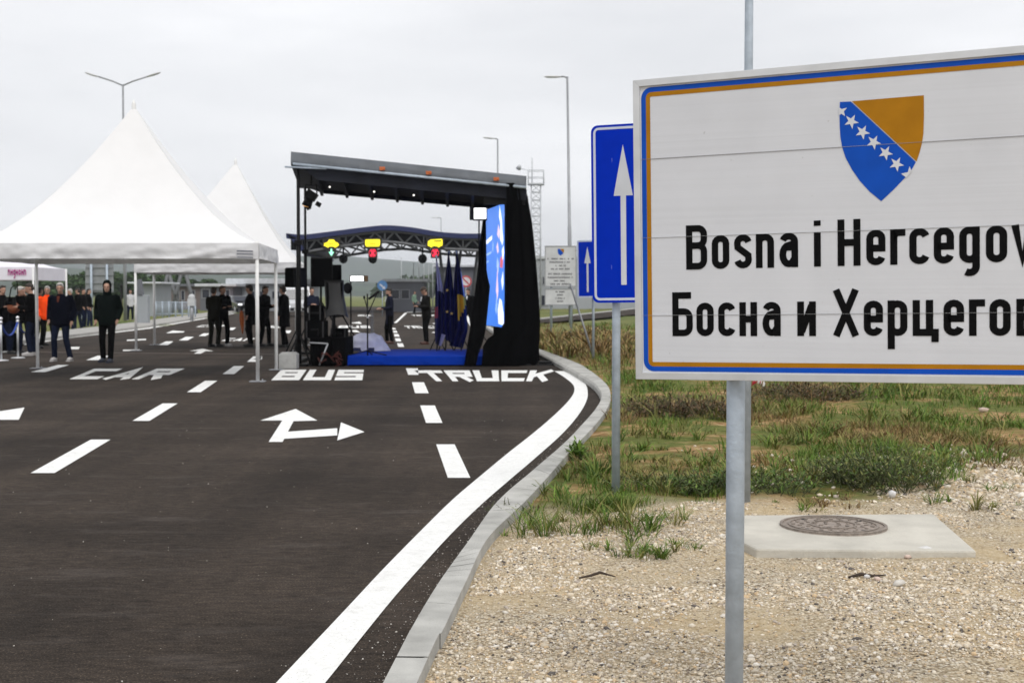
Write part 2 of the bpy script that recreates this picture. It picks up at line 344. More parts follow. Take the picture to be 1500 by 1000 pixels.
def asphalt_mat():
    m = bpy.data.materials.new('asphalt'); m.use_nodes = True; t = m.node_tree; b = t.nodes['Principled BSDF']; lk = t.links.new
    ge = N('ShaderNodeNewGeometry', t)
    def nz(sc, det=4, ro=.6, scale=None):
        n = N('ShaderNodeTexNoise', t); n.inputs['Scale'].default_value = sc; n.inputs['Detail'].default_value = det; n.inputs['Roughness'].default_value = ro
        if scale:
            q = N('ShaderNodeMapping', t); q.inputs['Scale'].default_value = scale; lk(ge.outputs['Position'], q.inputs['Vector']); lk(q.outputs['Vector'], n.inputs['Vector'])
        else: lk(ge.outputs['Position'], n.inputs['Vector'])
        return n
    r = N('ShaderNodeValToRGB', t); e = r.color_ramp.elements
    e[0].position = .3; e[0].color = (.022, .0178, .0150, 1); e[1].position = .70; e[1].color = (.050, .0405, .0342, 1)
    lk(nz(.55, 6, .62, (.5, 1, 1)).outputs['Fac'], r.inputs['Fac'])
    g = N('ShaderNodeValToRGB', t); e = g.color_ramp.elements
    e[0].position = .3; e[0].color = (.5, .5, .5, 1); e[1].position = .60; e[1].color = (1.2, 1.2, 1.2, 1); k = e.new(.70); k.color = (3.2, 3.1, 3.0, 1)
    lk(nz(95, 2, .7).outputs['Fac'], g.inputs['Fac'])
    q = N('ShaderNodeMix', t, data_type='RGBA', blend_type='MULTIPLY'); q.inputs['Factor'].default_value = 1
    lk(r.outputs['Color'], q.inputs['A']); lk(g.outputs['Color'], q.inputs['B'])
    w2 = N('ShaderNodeValToRGB', t); e = w2.color_ramp.elements; e[0].position = .32; e[0].color = (.50, .49, .48, 1); e[1].position = .68; e[1].color = (1.55, 1.5, 1.42, 1); lk(nz(16, 6, .75, (.6, 1.4, 1)).outputs['Fac'], w2.inputs['Fac'])
    qm = N('ShaderNodeMix', t, data_type='RGBA', blend_type='MULTIPLY'); qm.inputs['Factor'].default_value = 1; lk(q.outputs['Result'], qm.inputs['A']); lk(w2.outputs['Color'], qm.inputs['B']); q = qm
    w3 = N('ShaderNodeValToRGB', t); e = w3.color_ramp.elements; e[0].position = .35; e[0].color = (.8, .8, .8, 1); e[1].position = .65; e[1].color = (1.22, 1.2, 1.17, 1); lk(nz(1.0, 3, .5, (1.5, .06, 1)).outputs['Fac'], w3.inputs['Fac'])   # wheel tracks along the lanes
    qm = N('ShaderNodeMix', t, data_type='RGBA', blend_type='MULTIPLY'); qm.inputs['Factor'].default_value = 1; lk(q.outputs['Result'], qm.inputs['A']); lk(w3.outputs['Color'], qm.inputs['B']); q = qm
    # pale dusty scuffs from traffic and paving
    s = N('ShaderNodeValToRGB', t); e = s.color_ramp.elements; e[0].position = .54; e[0].color = (0, 0, 0, 1); e[1].position = .78; e[1].color = (.6, .6, .6, 1)
    lk(nz(2.2, 8, .75, (.45, 1.6, 1)).outputs['Fac'], s.inputs['Fac'])
    q2 = N('ShaderNodeMix', t, data_type='RGBA'); lk(s.outputs['Color'], q2.inputs['Factor']); lk(q.outputs['Result'], q2.inputs['A']); q2.inputs['B'].default_value = (.115, .098, .088, 1)
    lk(q2.outputs['Result'], b.inputs['Base Color']); b.inputs['Roughness'].default_value = .92; b.inputs['Specular IOR Level'].default_value = .12
    bp = N('ShaderNodeBump', t); bp.inputs['Strength'].default_value = .6; bp.inputs['Distance'].default_value = .008
    lk(nz(130, 3, .7).outputs['Fac'], bp.inputs['Height']); lk(bp.outputs['Normal'], b.inputs['Normal'])
    return m
M_asph = asphalt_mat()
mb = MB()
yy = [p.y for p in KLs if p.y < 168]
for a, b in zip(KLs, KLs[1:]):
    if a.y > 168: break
    y0, y1 = a.y, b.y
    xs_ = [[left_x(y0) + (a.x + .02 - left_x(y0)) * i / 6 for i in range(7)], [left_x(y1) + (b.x + .02 - left_x(y1)) * i / 6 for i in range(7)]]
    for i in range(6): mb.poly([(xs_[0][i], y0, 0), (xs_[0][i + 1], y0, 0), (xs_[1][i + 1], y1, 0), (xs_[1][i], y1, 0)])
road = tag(mb.build('road', M_asph), kind='structure')
mb = MB()
for a, b, c, d in zip(SIDE_N, SIDE_N[1:], SIDE_F[1:], SIDE_F):
    mb.poly([p + Vector((0, 0, .24)) for p in (a, b, c, d)])
side_road = tag(mb.build('side_road', M_asph), kind='structure')
mb = MB()
for a, b in zip(SIDE_F, SIDE_F[1:]):
    e = Vector((0, 1.6 * a.y / 66, 0)); e2 = Vector((0, 1.6 * b.y / 66, 0)); z = Vector((0, 0, .3))
    mb.slab([a + z, b + z, b + z + e2, a + z + e], (0, 0, -.4))
tag(mb.build('side_road_pavement', M_concrete), kind='structure')
# kerb strip of butted stones
mb = MB(); s = 0; acc = 0
for i in range(len(KLs) - 1):
    a, b, c, d = KLs[i], KLs[i + 1], KRs[i + 1], KRs[i]
    seg = ((a + d) / 2 - (b + c) / 2).length; n = max(1, int(seg / .25))
    for k in range(n):
        t0, t1 = k / n, (k + 1) / n
        A, B, C_, D_ = a.lerp(b, t0), a.lerp(b, t1), d.lerp(c, t1), d.lerp(c, t0)
        acc += seg / n
        if acc > .8: acc = 0; B = A.lerp(B, .96); C_ = D_.lerp(C_, .96)     # an open joint
        z = .004 * noise.noise((A.x * 1.1, A.y * 1.1, 0)); zz = Vector((0, 0, z))
        ch = (D_ - A) * .1
        top = [A + ch + zz, D_ + zz, C_ + zz, B + ch + zz]
        lo = Vector((0, 0, -.03)); mb.add(top + [A + lo, B + lo], [(0, 1, 2, 3), (0, 3, 5, 4)])
        dn = Vector((0, 0, -.2)); mb.add([A + lo, B + lo, B + dn, A + dn, D_ + zz, C_ + zz, C_ + dn, D_ + dn], [(0, 1, 2, 3), (4, 7, 6, 5), (0, 3, 7, 4), (1, 5, 6, 2)])
kerb = tag(mb.build('kerb', M_concrete), kind='structure')
# far left pavement with its kerb, and the verge beyond
mb = MB()
LY = [-8, 10, 25, 39.6, 50, 59.4, 80, 100, 116, 150, 168]
for y0, y1 in zip(LY, LY[1:]):
    a, b = left_x(y0), left_x(y1)
    mb.slab([(a - .02, y0, .11), (b - .02, y1, .11), (b - 1.9, y1, .11), (a - 1.9, y0, .11)], (0, 0, -.25))
tag(mb.build('pavement', mat('pavement_concrete', (.33, .32, .30), .9, 0, .15, 2)), kind='structure')

# ---------------------------------------------------------------- road markings: painted sheets 4 mm above the asphalt, children of the road
def mark(name, polys, z=.004):
    mb = MB()
    for i, p in enumerate(polys): mb.poly([(q[0], q[1], z + q[2] + (.0007 * i if len(polys) < 8 else 0)) for q in p])
    return mb.build(name, M_road_white, road)
EL = smooth_path([G(x, y) for x, y in [(405, 1000), (506, 893), (563, 832), (622, 772), (664, 731), (704, 697), (745, 663), (783, 633), (812, 608), (832, 588), (841, 574), (839, 563), (826, 552)]], 10)
ER = smooth_path([G(x, y) for x, y in [(477, 1000), (570, 884), (618, 829), (662, 781), (703, 741), (743, 706), (784, 671), (823, 636), (845, 611), (857, 592), (861, 577), (857, 562), (842, 550.5)]], 10)
e0 = (EL[0] - EL[3]).normalized() * 5; EL = [EL[0] + e0] + EL; ER = [ER[0] + e0] + ER
def edge_curve(a, b, n=90):
    def rs(P):
        Ls = [0]
        for p, q in zip(P, P[1:]): Ls.append(Ls[-1] + (q - p).length)
        return [Vector((interp(Ls[-1] * i / n, list(zip(Ls, [p.x for p in P]))), interp(Ls[-1] * i / n, list(zip(Ls, [p.y for p in P]))), 0)) for i in range(n + 1)]
    A, B = rs(a), rs(b); return [[A[i], B[i], B[i + 1], A[i + 1]] for i in range(n)]
mark('edge_line', edge_curve(EL, ER))
mark('edge_line', [[G(*p) for p in q] for q in [[(826, 552), (842, 550.5), (826, 543.5), (812, 543.5)], [(680, 462), (684.5, 462), (699, 480), (690, 480)], [(577, 473), (581, 473), (597, 458), (593, 458)], [(596, 456.3), (640, 455.3), (640, 456.6), (596, 457.8)],
     [(36, 503), (36, 505.5), (101, 495.5), (101, 493.2)], [(101, 493.2), (101, 495.5), (220, 481.3), (220, 479.2)], [(220, 479.2), (220, 481.3), (354, 457.4), (354, 456.0)]]])
def dash(p4): mark('lane_dash', [[G(*p) for p in p4]])
for q in [[(45, 693), (80, 693), (162, 644), (133, 644)], [(194, 616.5), (219, 616.5), (260, 591), (238, 591)], [(274, 574.5), (294, 574.5), (318.5, 557.7), (300.5, 557.7)], [(326, 548), (343, 548), (357.5, 536.3), (342.5, 536.3)],
          [(639, 651), (666, 651), (689, 700), (656, 700)], [(615.5, 594), (637, 594), (648, 619.5), (624, 619.5)], [(603.5, 560), (621, 560), (628, 576), (608, 576)], [(594.5, 539.5), (612, 539.5), (613, 549), (598, 549)],
          [(45, 545), (66, 545), (101, 534.6), (85, 534.6)], [(0, 516), (10, 516), (25, 512), (13, 512)], [(126, 527.5), (148, 527.5), (161, 521), (143, 521)], [(362, 530), (379, 530), (384, 522), (371, 522)], [(100, 511.5), (115, 511.5), (117, 508), (104, 508)],
          [(231, 505.5), (246, 505.5), (254, 500), (243, 500)], [(262, 498.5), (275, 498.5), (284, 493.3), (272, 493.3)], [(291, 492.2), (301, 492.2), (308, 488.2), (298, 488.2)], [(333, 483.5), (341, 483.5), (346, 479.8), (338, 479.8)],
          [(583.5, 508), (592, 508), (590, 502.8), (581.5, 502.8)], [(580, 500), (588, 500), (586, 495.5), (578.5, 495.5)], [(578, 493), (585.5, 493), (583.5, 489.3), (577, 489.3)], [(576.5, 487.3), (582.5, 487.3), (581, 484.5), (575.5, 484.5)], [(575, 482.6), (580, 482.6), (579, 480.3), (574.5, 480.3)],
          [(180, 512.3), (205, 511.8), (205, 513.6), (180, 514.2)], [(413, 488), (424, 488), (427, 484), (417, 484)], [(186, 497.6), (214, 496.2), (214, 498), (186, 499.4)]]: dash(q)
def word(txt, boxes, pen=.34):               # boxes: per letter (x left bottom, x right bottom, y bottom), (x left top, x right top, y top) in the road's plane
    polys = []
    for ch, (xl, xr, yb, xl2, xr2, yt) in zip(txt, boxes):
        a, b, c, d = G(xl, yb), G(xr, yb), G(xl2, yt), G(xr2, yt)
        W = (b - a).length; H = (c - a).length; pn = pen * W / .8
        sy = .62                                            # flat strokes are longer along the road
        for k, st in enumerate(glyph('8' if ch == 'B' else ch, 1, 1.0, .27)):
            for qd in stroke_quads(st, .26):
                polys.append([a.lerp(b, u).lerp(c.lerp(d, u), v) + Vector((0, 0, .0012 * k)) for u, v in qd])
    mark('lettering', polys)
def row(x0, x1, yb, x2, x3, yt, n, gap=.14):
    o = []; wd = 1 / (n + (n - 1) * gap)
    for i in range(n):
        s0 = i * wd * (1 + gap); s1 = s0 + wd
        o.append((x0 + (x1 - x0) * s0, x0 + (x1 - x0) * s1, yb, x2 + (x3 - x2) * s0, x2 + (x3 - x2) * s1, yt))
    return o
word('CAR', row(101, 234, 555.5, 138, 271, 540, 3, .1))
word('BUS', row(397, 531, 557, 412, 533, 541.5, 3, .12))
word('TRUCK', row(627, 803, 558.5, 607, 815, 542.5, 5, .1))
for r_ in [('BUS', row(495, 543, 480.5, 497, 541, 476.8, 3)), ('TRUCK', row(594, 652, 480.8, 592, 640, 477.2, 5)), ('CAR', row(287, 325, 479, 296, 333, 476, 3)), ('CAR', row(324, 368, 499.4, 334, 374, 495.2, 3)), ('BUS', row(524, 545, 463, 525, 545, 461, 3)), ('TRUCK', row(604, 640, 463, 602, 636, 461, 5)), ('BUS', row(388, 418, 480.5, 393, 422, 477, 3))]: word(*r_)
def arrow(polys): mark('direction_arrow', [[G(*p) for p in q] for q in polys])
arrow([[(381.5, 616), (433, 599), (465, 616), (430, 617), (413.5, 616)], [(393.5, 647.5), (413.5, 616), (430, 617), (414, 647.5)], [(408, 633.6), (494, 627.5), (494, 638), (408, 643.6)], [(499.5, 619), (534, 633), (494, 645.5)]])
arrow([[(-60, 606), (0, 601.5), (0, 612), (-62, 616)], [(-16, 605), (36, 597), (27.5, 615), (-16, 615)]])
arrow([[(278, 514), (297, 510.5), (313, 514.5)], [(284, 518), (291, 514), (302, 514), (294, 518)]])
arrow([[(243, 488), (253, 484), (271, 485.5), (268, 487)], [(243, 488), (250, 488), (258, 486), (254, 485)]])
arrow([[(513, 473), (527, 471), (530, 474.5)]]); arrow([[(502, 485), (522, 483.4), (528, 487)]]); arrow([[(633, 474), (643, 471.5), (645, 476)]]); arrow([[(632, 487), (643, 484), (645, 489)]]); arrow([[(370, 527), (384, 521), (384, 526)]])
# shallow sawn joint across the carriageway
mb = MB(); a, b = G(-120, 514.5), G(430, 519.5)
mb.poly([(a.x, a.y, .003), (b.x, b.y, .003), (b.x, b.y + .35, .003), (a.x, a.y + .35, .003)])
mb.build('joint_seal', mat('joint_seal', (.075, .055, .045), .9), road)
# ---------------------------------------------------------------- the country sign
SE = Vector((2.118, -1, .0337)).normalized()                    # along the sign, left to right
SN = Vector((-.427, -.904, 0)); SN = (SN - SE * SN.dot(SE)).normalized()   # towards the traffic
SV = SN.cross(SE) * 1.0
if SV.z < 0: SV = -SV
S0 = D(932.3, 555, 4.348)                                       # lower left corner of the sign face
def suv(px, py):
    d = ray(px, py); o = Vector((0, 0, EYE)); t = (S0 - o).dot(SN) / d.dot(SN); p = o + d * t - S0
    return p.dot(SE), p.dot(SV)
def sp(u, v, n=0.0): return S0 + SE * u + SV * v + SN * n
SH = suv(932.3, 118)[1]; cu = suv(1292, 220)[0]; SW = 2 * cu
sg = thing('country_sign', (sp(.42, 0).x, sp(.42, 0).y, 0), 'large white border sign with a coat of arms and the name Bosna i Hercegovina', 'road sign')
def sheeting():
    m = bpy.data.materials.new('ribbed_white_sheeting'); m.use_nodes = True; t = m.node_tree; b = t.nodes['Principled BSDF']; lk = t.links.new
    ge = N('ShaderNodeNewGeometry', t)
    wv = N('ShaderNodeTexNoise', t); q = N('ShaderNodeMapping', t); q.inputs['Scale'].default_value = (.6, .6, 105); lk(ge.outputs['Position'], q.inputs['Vector']); lk(q.outputs['Vector'], wv.inputs['Vector']); wv.inputs['Scale'].default_value = 1; wv.inputs['Detail'].default_value = 2
    n2 = N('ShaderNodeTexNoise', t); n2.inputs['Scale'].default_value = 6; n2.inputs['Detail'].default_value = 6; lk(ge.outputs['Position'], n2.inputs['Vector'])
    r = N('ShaderNodeValToRGB', t); e = r.color_ramp.elements; e[0].position = .3; e[0].color = (.61, .625, .662, 1); e[1].position = .65; e[1].color = (.634, .65, .69, 1); lk(wv.outputs['Fac'], r.inputs['Fac'])
    r2 = N('ShaderNodeMapRange', t); r2.inputs['To Min'].default_value = .91; r2.inputs['To Max'].default_value = 1.05; lk(n2.outputs['Fac'], r2.inputs['Value'])
    k = N('ShaderNodeMix', t, data_type='RGBA', blend_type='MULTIPLY'); k.inputs['Factor'].default_value = 1; lk(r.outputs['Color'], k.inputs['A']); lk(r2.outputs[0], k.inputs['B'])
    n3 = N('ShaderNodeTexNoise', t); n3.inputs['Scale'].default_value = 55; n3.inputs['Detail'].default_value = 2; lk(ge.outputs['Position'], n3.inputs['Vector'])
    r3 = N('ShaderNodeValToRGB', t); e = r3.color_ramp.elements; e[0].position = .74; e[0].color = (0, 0, 0, 1); e[1].position = .80; e[1].color = (.4, .4, .4, 1); lk(n3.outputs['Fac'], r3.inputs['Fac'])
    k2 = N('ShaderNodeMix', t, data_type='RGBA'); lk(r3.outputs['Color'], k2.inputs['Factor']); lk(k.outputs['Result'], k2.inputs['A']); k2.inputs['B'].default_value = (.2, .19, .17, 1)
    lk(k2.outputs['Result'], b.inputs['Base Color']); b.inputs['Roughness'].default_value = .4; b.inputs['Specular IOR Level'].default_value = .4
    bp = N('ShaderNodeBump', t); bp.inputs['Strength'].default_value = .10; bp.inputs['Distance'].default_value = .003; lk(wv.outputs['Fac'], bp.inputs['Height']); lk(bp.outputs['Normal'], b.inputs['Normal'])
    return m
M_sheet = sheeting()
M_letter = mat('black_lettering', (.003, .003, .0035), .5, 0, .1, 10, spec=.08)
M_sblue = mat('crest_blue', (.005, .072, .44), .5, 0, .07, 15, spec=.12); M_sgold = mat('crest_gold', (.38, .165, .006), .5, 0, .08, 15, spec=.12)
def rrect(u0, v0, u1, v1, r, n, k=6):
    o = []
    for cx, cy, a in ((u1 - r, v1 - r, 0), (u0 + r, v1 - r, 90), (u0 + r, v0 + r, 180), (u1 - r, v0 + r, 270)):
        for i in range(k + 1): o.append(sp(cx + r * math.cos(R(a + 90 * i / k)), cy + r * math.sin(R(a + 90 * i / k)), n))
    return o
mb = MB(); mb.slab([sp(.008, .008), sp(SW - .008, .008), sp(SW - .008, SH - .008), sp(.008, SH - .008)], SN * -.012); face = mb.build('panel', M_sheet, sg)
mb = MB(); fw = .023
for a in ([(0, 0), (SW, 0), (SW - fw, fw), (fw, fw)], [(SW, 0), (SW, SH), (SW - fw, SH - fw), (SW - fw, fw)], [(SW, SH), (0, SH), (fw, SH - fw), (SW - fw, SH - fw)], [(0, SH), (0, 0), (fw, fw), (fw, SH - fw)]):
    mb.slab([sp(u, v, .008) for u, v in a], SN * -.036)
mb.build('frame', M_alu, sg, bevel=.0012)
def ring(name, m, i0, i1, r, n):
    a = rrect(i0, i0, SW - i0, SH - i0, r, n); b = rrect(i1, i1, SW - i1, SH - i1, max(.002, r - (i1 - i0)), n); mb = MB(); k = len(a)
    mb.add(a + b, [(i, (i + 1) % k, k + (i + 1) % k, k + i) for i in range(k)]); mb.build(name, m, sg)
ring('border', M_sblue, .027, .043, .035, .001); ring('border', M_sgold, .0432, .058, .019, .001)
def crest_poly(pts, n): return [sp(*suv(1200 + x / 3.847, 60 + y / 3.847), n) for x, y in pts]
mb = MB()
mb.m = 0; mb.poly(crest_poly([(117, 345), (178, 342), (545, 683), (520, 728), (490, 765), (420, 838), (350, 903), (285, 850), (230, 790), (185, 725), (150, 660), (130, 600), (120, 545), (116, 480), (115, 420)], .0012))
mb.m = 1; mb.poly(crest_poly([(184, 341), (590, 307), (591, 420), (588, 520), (580, 575), (566, 630), (549, 680)], .0012))
mb.m = 2
for cx, cy in [(182, 455), (245, 515), (308, 572), (375, 632), (437, 695)]:
    mb.poly(crest_poly([(cx + (43 if k % 2 == 0 else 17) * math.sin(R(36 * k + 172)), cy - (43 if k % 2 == 0 else 17) * math.cos(R(36 * k + 172))) for k in range(10)], .0022))
mb.poly(crest_poly([(112, 374), (127, 385), (158, 378), (140, 398), (146, 425), (126, 412), (112, 420)], .0022))
mb.poly(crest_poly([(462, 748), (500, 740), (510, 706), (522, 738), (522, 736), (492, 772)], .0022))
mb.build('coat_of_arms', [M_sblue, M_sgold, M_sheet], sg)
PEN = .0215
mb = MB(); mb2 = MB()
def letters(mbx, spec, base):
    for ch, x0, x1, hh in spec:
        u0 = suv(x0, 390)[0]; u1 = suv(x1, 390)[0]
        for k, st in enumerate(glyph(ch, u1 - u0, hh, PEN)):
            for qd in stroke_quads(st, PEN): mbx.poly([sp(u0 + a, base + b, .0012 + .0003 * k) for a, b in qd])
b1 = suv(1005.4, 395.0)[1]; b2 = suv(985, 492.2)[1]; CH = suv(1005.4, 330.4)[1] - b1; XH = CH * .755
B_ = lambda s, h: (*s, h)
letters(mb, [('B', 1005.4, 1036.2, CH), ('o', 1043, 1068.6, XH), ('s', 1075.7, 1101.6, XH), ('n', 1107.6, 1134.2, XH), ('a', 1142, 1169.4, XH), ('i', 1193.2, 1202, CH), ('H', 1227.2, 1260.8, CH), ('e', 1269.2, 1297.3, XH), ('r', 1304.2, 1326.6, XH),
            ('c', 1332.2, 1362, XH), ('e', 1368, 1397.7, XH), ('g', 1405.3, 1435.5, XH), ('o', 1444.3, 1475.6, XH), ('v', 1482, 1514, XH), ('i', 1521, 1530.5, CH), ('n', 1540, 1571, XH), ('a', 1580, 1612, XH)], b1)
letters(mb2, [('Б', 984.4, 1014.2, CH), ('о', 1019.7, 1045, XH), ('с', 1051.6, 1077, XH), ('н', 1082.7, 1108.6, XH), ('а', 1116.5, 1143.2, XH), ('и', 1167.5, 1194.9, XH), ('Х', 1219.5, 1258.4, CH), ('е', 1265, 1293.2, XH), ('р', 1300, 1329, XH),
             ('ц', 1336.7, 1375, XH), ('е', 1382, 1412.2, XH), ('г', 1419.3, 1442.9, XH), ('о', 1449.3, 1480.5, XH), ('в', 1488.8, 1517, XH), ('и', 1526, 1557, XH), ('н', 1566, 1596, XH), ('а', 1605, 1637, XH)], b2)
mb.build('lettering', M_letter, sg); mb2.build('lettering', M_letter, sg)
for fv, hh, mm in ((234, .0011, 'dark_seam'), (348.8, .0006, 'pale_seam'), (462, .0006, 'pale_seam')):
    v = suv(941, fv)[1]; mb = MB(); mb.slab([sp(.024, v, .0021), sp(SW - .024, v, .0021), sp(SW - .024, v + hh, .0021), sp(.024, v + hh, .0021)], SN * -.0019)
    mb.build('panel_seam', mat(mm, (.26, .26, .27) if 'dark' in mm else (.42, .43, .44), .6), sg)
for px in (1070, 1570):
    u = suv(px, 500)[0]; c = sp(u, 0, -.062); mb = MB(); top = sp(u, SH - .06, -.062)
    mb.tube([(c.x, c.y, -.2), (c.x, c.y, top.z)], .0305, 20); post = mb.build('post', M_galv, sg)
    for v in (.12, .5, .86):
        mb = MB(); q = sp(u, v, -.06); mb.tube([q + Vector((0, 0, -.02)), q + Vector((0, 0, .02))], .035, 18)
        mb.slab([sp(u - .06, v - .018, -.0285), sp(u + .06, v - .018, -.0285), sp(u + .06, v + .018, -.0285), sp(u - .06, v + .018, -.0285)], SN * .016)
        mb.build('clamp', M_galv, post)

# ---------------------------------------------------------------- the slim pole behind it, the two one-way signs, the notice board
p = G(1092.5, 742, .03)
t = thing('tall_pole', p, 'slim tall galvanised pole standing behind the white border sign', 'pole')
mb = MB(); mb.tube([p + Vector((0, 0, -.1)), p + Vector((0, 0, 3)), p + Vector((0, 0, 5.6))], [.032, .030, .026], 16); pole = mb.build('shaft', M_galv, t)
mb = MB(); mb.ball(p + Vector((0, 0, 5.6)), (.03, .03, .02)); mb.build('cap', M_galv, t)
def arrow_sign(px, foot, xl, xc, xr, yt, yb, label, brace=False):
    p = G(px, foot, .03); Y = p.y; k = Y / F
    t = thing('one_way_sign', p, label, 'road sign', 'blue one-way arrow signs')
    ztop = D(px, yt, Y).z; zb = D(px, yb, Y).z
    mb = MB(); mb.tube([p + Vector((0, 0, -.1)), (p.x, p.y, ztop - .06)], .03, 16); mb.build('post', M_galv, t)
    yaw = R(20); e = Vector((math.cos(yaw), -math.sin(yaw), .012)).normalized(); n = Vector((-math.sin(yaw), -math.cos(yaw), 0)); n = (n - e * n.dot(e)).normalized(); v = n.cross(e); v = v if v.z > 0 else -v
    hw = (xr - xl) / 2 * k / math.cos(yaw); hh = (ztop - zb) / 2; c = Vector((D(xc, 400, Y).x, Y, (ztop + zb) / 2)) + n * .095
    def rr(a, b, r, d, q=6):
        return [c + e * (sx * (a - r) + r * math.cos(R(g + 90 * i / q))) + v * (sy * (b - r) + r * math.sin(R(g + 90 * i / q))) + n * d for sx, sy, g in ((1, 1, 0), (-1, 1, 90), (-1, -1, 180), (1, -1, 270)) for i in range(q + 1)]
    def frame(o, i_, r, d):
        A = rr(hw - o, hh - o, r, d); B = rr(hw - i_, hh - i_, max(.01, r - (i_ - o)), d); kk = len(A); return A + B, [(i, (i + 1) % kk, kk + (i + 1) % kk, kk + i) for i in range(kk)]
    mb = MB(); mb.slab(rr(hw, hh, .05, 0), n * -.02); plate = mb.build('panel', M_sheet_blue, t)
    mb = MB(); mb.add(*frame(.017, .034, .04, .0015)); mb.build('border', M_sheet_white, t)
    if brace: mb = MB(); mb.add(*frame(0, .016, .05, .002)); mb.build('rim', mat('pale_rim', (.45, .52, .66), .5), t)
    H = hh * 2; top = hh - H * .115; ab = hh - H * .40; bot = -hh + H * .10
    mb = MB(); w1 = hw * .30; w2 = hw * .085
    mb.poly([c + e * a + v * b + n * .0015 for a, b in [(0, top), (-w1, ab), (-w2, ab), (-w2, bot), (w2, bot), (w2, ab), (w1, ab)]]); mb.build('arrow', mat('arrow_white', (.58, .60, .64), .5), t)
    for q in (-.6, .6):
        mb = MB(); zz = c.z + hh * q; mb.tube([(p.x, p.y, zz - .015), (p.x, p.y, zz + .015)], .034, 14); mb.box((p.x, p.y - .045, zz), (.08, .03, .03))
        mb.build('clamp', M_galv, t)
    if brace:
        mb = MB(); mb.tube([(p.x + .02, p.y + .03, .1), (p.x - .5, p.y + .25, 1.75)], .022, 8); mb.build('brace', M_grey, t)
    return t
arrow_sign(902, 729, 873, 918, 963, 184, 443, 'blue one-way sign with white arrow, the larger one tucked behind the border sign')
arrow_sign(869, 530, 847.5, 862.5, 877.5, 352, 436, 'small blue one-way sign with white arrow beside the white notice board', True)

p = G(823, 493, .0); Y = p.y
t = thing('notice_board', p, 'white two-panel notice board with small crest and lines of print on two posts', 'notice sign')
def bq(x0, y0, x1, y1, off=0): return [D(x0, y0, Y + off), D(x1, y0, Y + off), D(x1, y1, Y + off), D(x0, y1, Y + off)]
for px in (808.5, 838):
    b = G(px, 494, 0); mb = MB(); mb.tube([(b.x, Y + .08, -.1), (b.x, Y + .08, D(px, 362, Y).z)], .045, 12); mb.build('post', M_galv, t)
for (y0, y1) in ((360, 420), (422.5, 447)):
    mb = MB(); mb.slab(bq(798, y0, 844.5, y1), (0, .03, 0)); pn = mb.build('panel', mat('notice_white', (.56, .57, .58), .5), t)
    mb = MB()
    for a in ((798, y0, 844.5, y0 + 1.2), (798, y1 - 1.2, 844.5, y1), (798, y0 + 1.2, 799.2, y1 - 1.2), (843.3, y0 + 1.2, 844.5, y1 - 1.2)): mb.slab(bq(*a, -.012), (0, .01, 0))
    mb.build('rim', M_grey, pn)
mb = MB(); rr_ = random.Random(5)
for yc, x0, x1 in [(379, 802, 840.5), (384, 805, 835.5), (389, 812.5, 829), (394, 807, 834.5), (401.2, 801.5, 840), (406.3, 802.5, 839), (411.3, 811.5, 829), (416, 806.5, 834.5), (427.3, 814, 827), (431.8, 816, 825), (436.8, 814, 827), (441.2, 816, 825)]:
    x = x0
    while x < x1:
        wd = rr_.uniform(.9, 1.5)
        if rr_.random() < .85: mb.poly(bq(x, yc - 1.1, min(x + wd, x1), yc + 1.1, -.004))
        x += wd + .55
mb.build('print', mat('notice_print', (.10, .10, .11), .6), t)
mb = MB(); mb.m = 0; mb.poly([D(x, y, Y - .004) for x, y in [(817, 364.5), (820, 364.5), (825.5, 371), (823, 373), (821, 374.5), (818, 372), (817, 369)]])
mb.m = 1; mb.poly([D(x, y, Y - .004) for x, y in [(820.3, 364.5), (826, 364.5), (826, 368.5), (825.6, 370.6)]]); mb.build('coat_of_arms', [M_sblue, M_sgold], t)

# ---------------------------------------------------------------- manhole slab and cover
a, b, c, d = G(1086, 754, .10), G(1368, 752, .10), G(1430, 806, .09), G(1112, 802, .10)
ctr = (a + b + c + d) / 4
t = thing('manhole', (ctr.x, ctr.y, 0), 'round iron manhole cover in a pale concrete slab on the gravel', 'manhole')
mb = MB(); mb.slab([G(1086, 754, .1), b, c, G(1108, 803, .1), G(1087, 793, .1)], (0, 0, -.25)); slab = mb.build('slab', mat('slab_concrete', (.50, .475, .415), .9, 0, .14, 4, .3, 40), t, bevel=.012)
cc = G(1220.5, 769.5, .104); M_iron = mat('worn_iron', (.27, .225, .19), .8, .05, .3, 30, .4, 60); mb = MB()
mb.tube([cc + Vector((0, 0, -.02)), cc + Vector((0, 0, .004))], [.318, .318], 40)
cover = mb.build('cover', M_iron, t)
mb = MB()
for r0, r1 in ((.30, .318), (.255, .27), (.13, .14)):
    A = [(cc.x + r0 * math.cos(R(q * 9)), cc.y + r0 * math.sin(R(q * 9)), cc.z + .011) for q in range(40)]; B = [(cc.x + r1 * math.cos(R(q * 9)), cc.y + r1 * math.sin(R(q * 9)), cc.z + .011) for q in range(40)]
    lo = [(x, y, z - .01) for x, y, z in A]; lo2 = [(x, y, z - .01) for x, y, z in B]
    mb.add(A + B + lo + lo2, [f for i in range(40) for f in ((i, (i + 1) % 40, 40 + (i + 1) % 40, 40 + i), (i, 80 + i, 80 + (i + 1) % 40, (i + 1) % 40), (40 + i, 40 + (i + 1) % 40, 120 + (i + 1) % 40, 120 + i))])
for k in range(58):
    q = .012 + .24 * math.sqrt((k + .5) / 58); an = k * 2.39996
    mb.box((cc.x + q * math.cos(an), cc.y + q * math.sin(an), cc.z + .0065), (.024, .012, .007), Matrix.Rotation(an * 2, 3, 'Z'))
mb.build('rib', mat('rib_iron', (.22, .185, .155), .8, .05, .3, 30), cover)
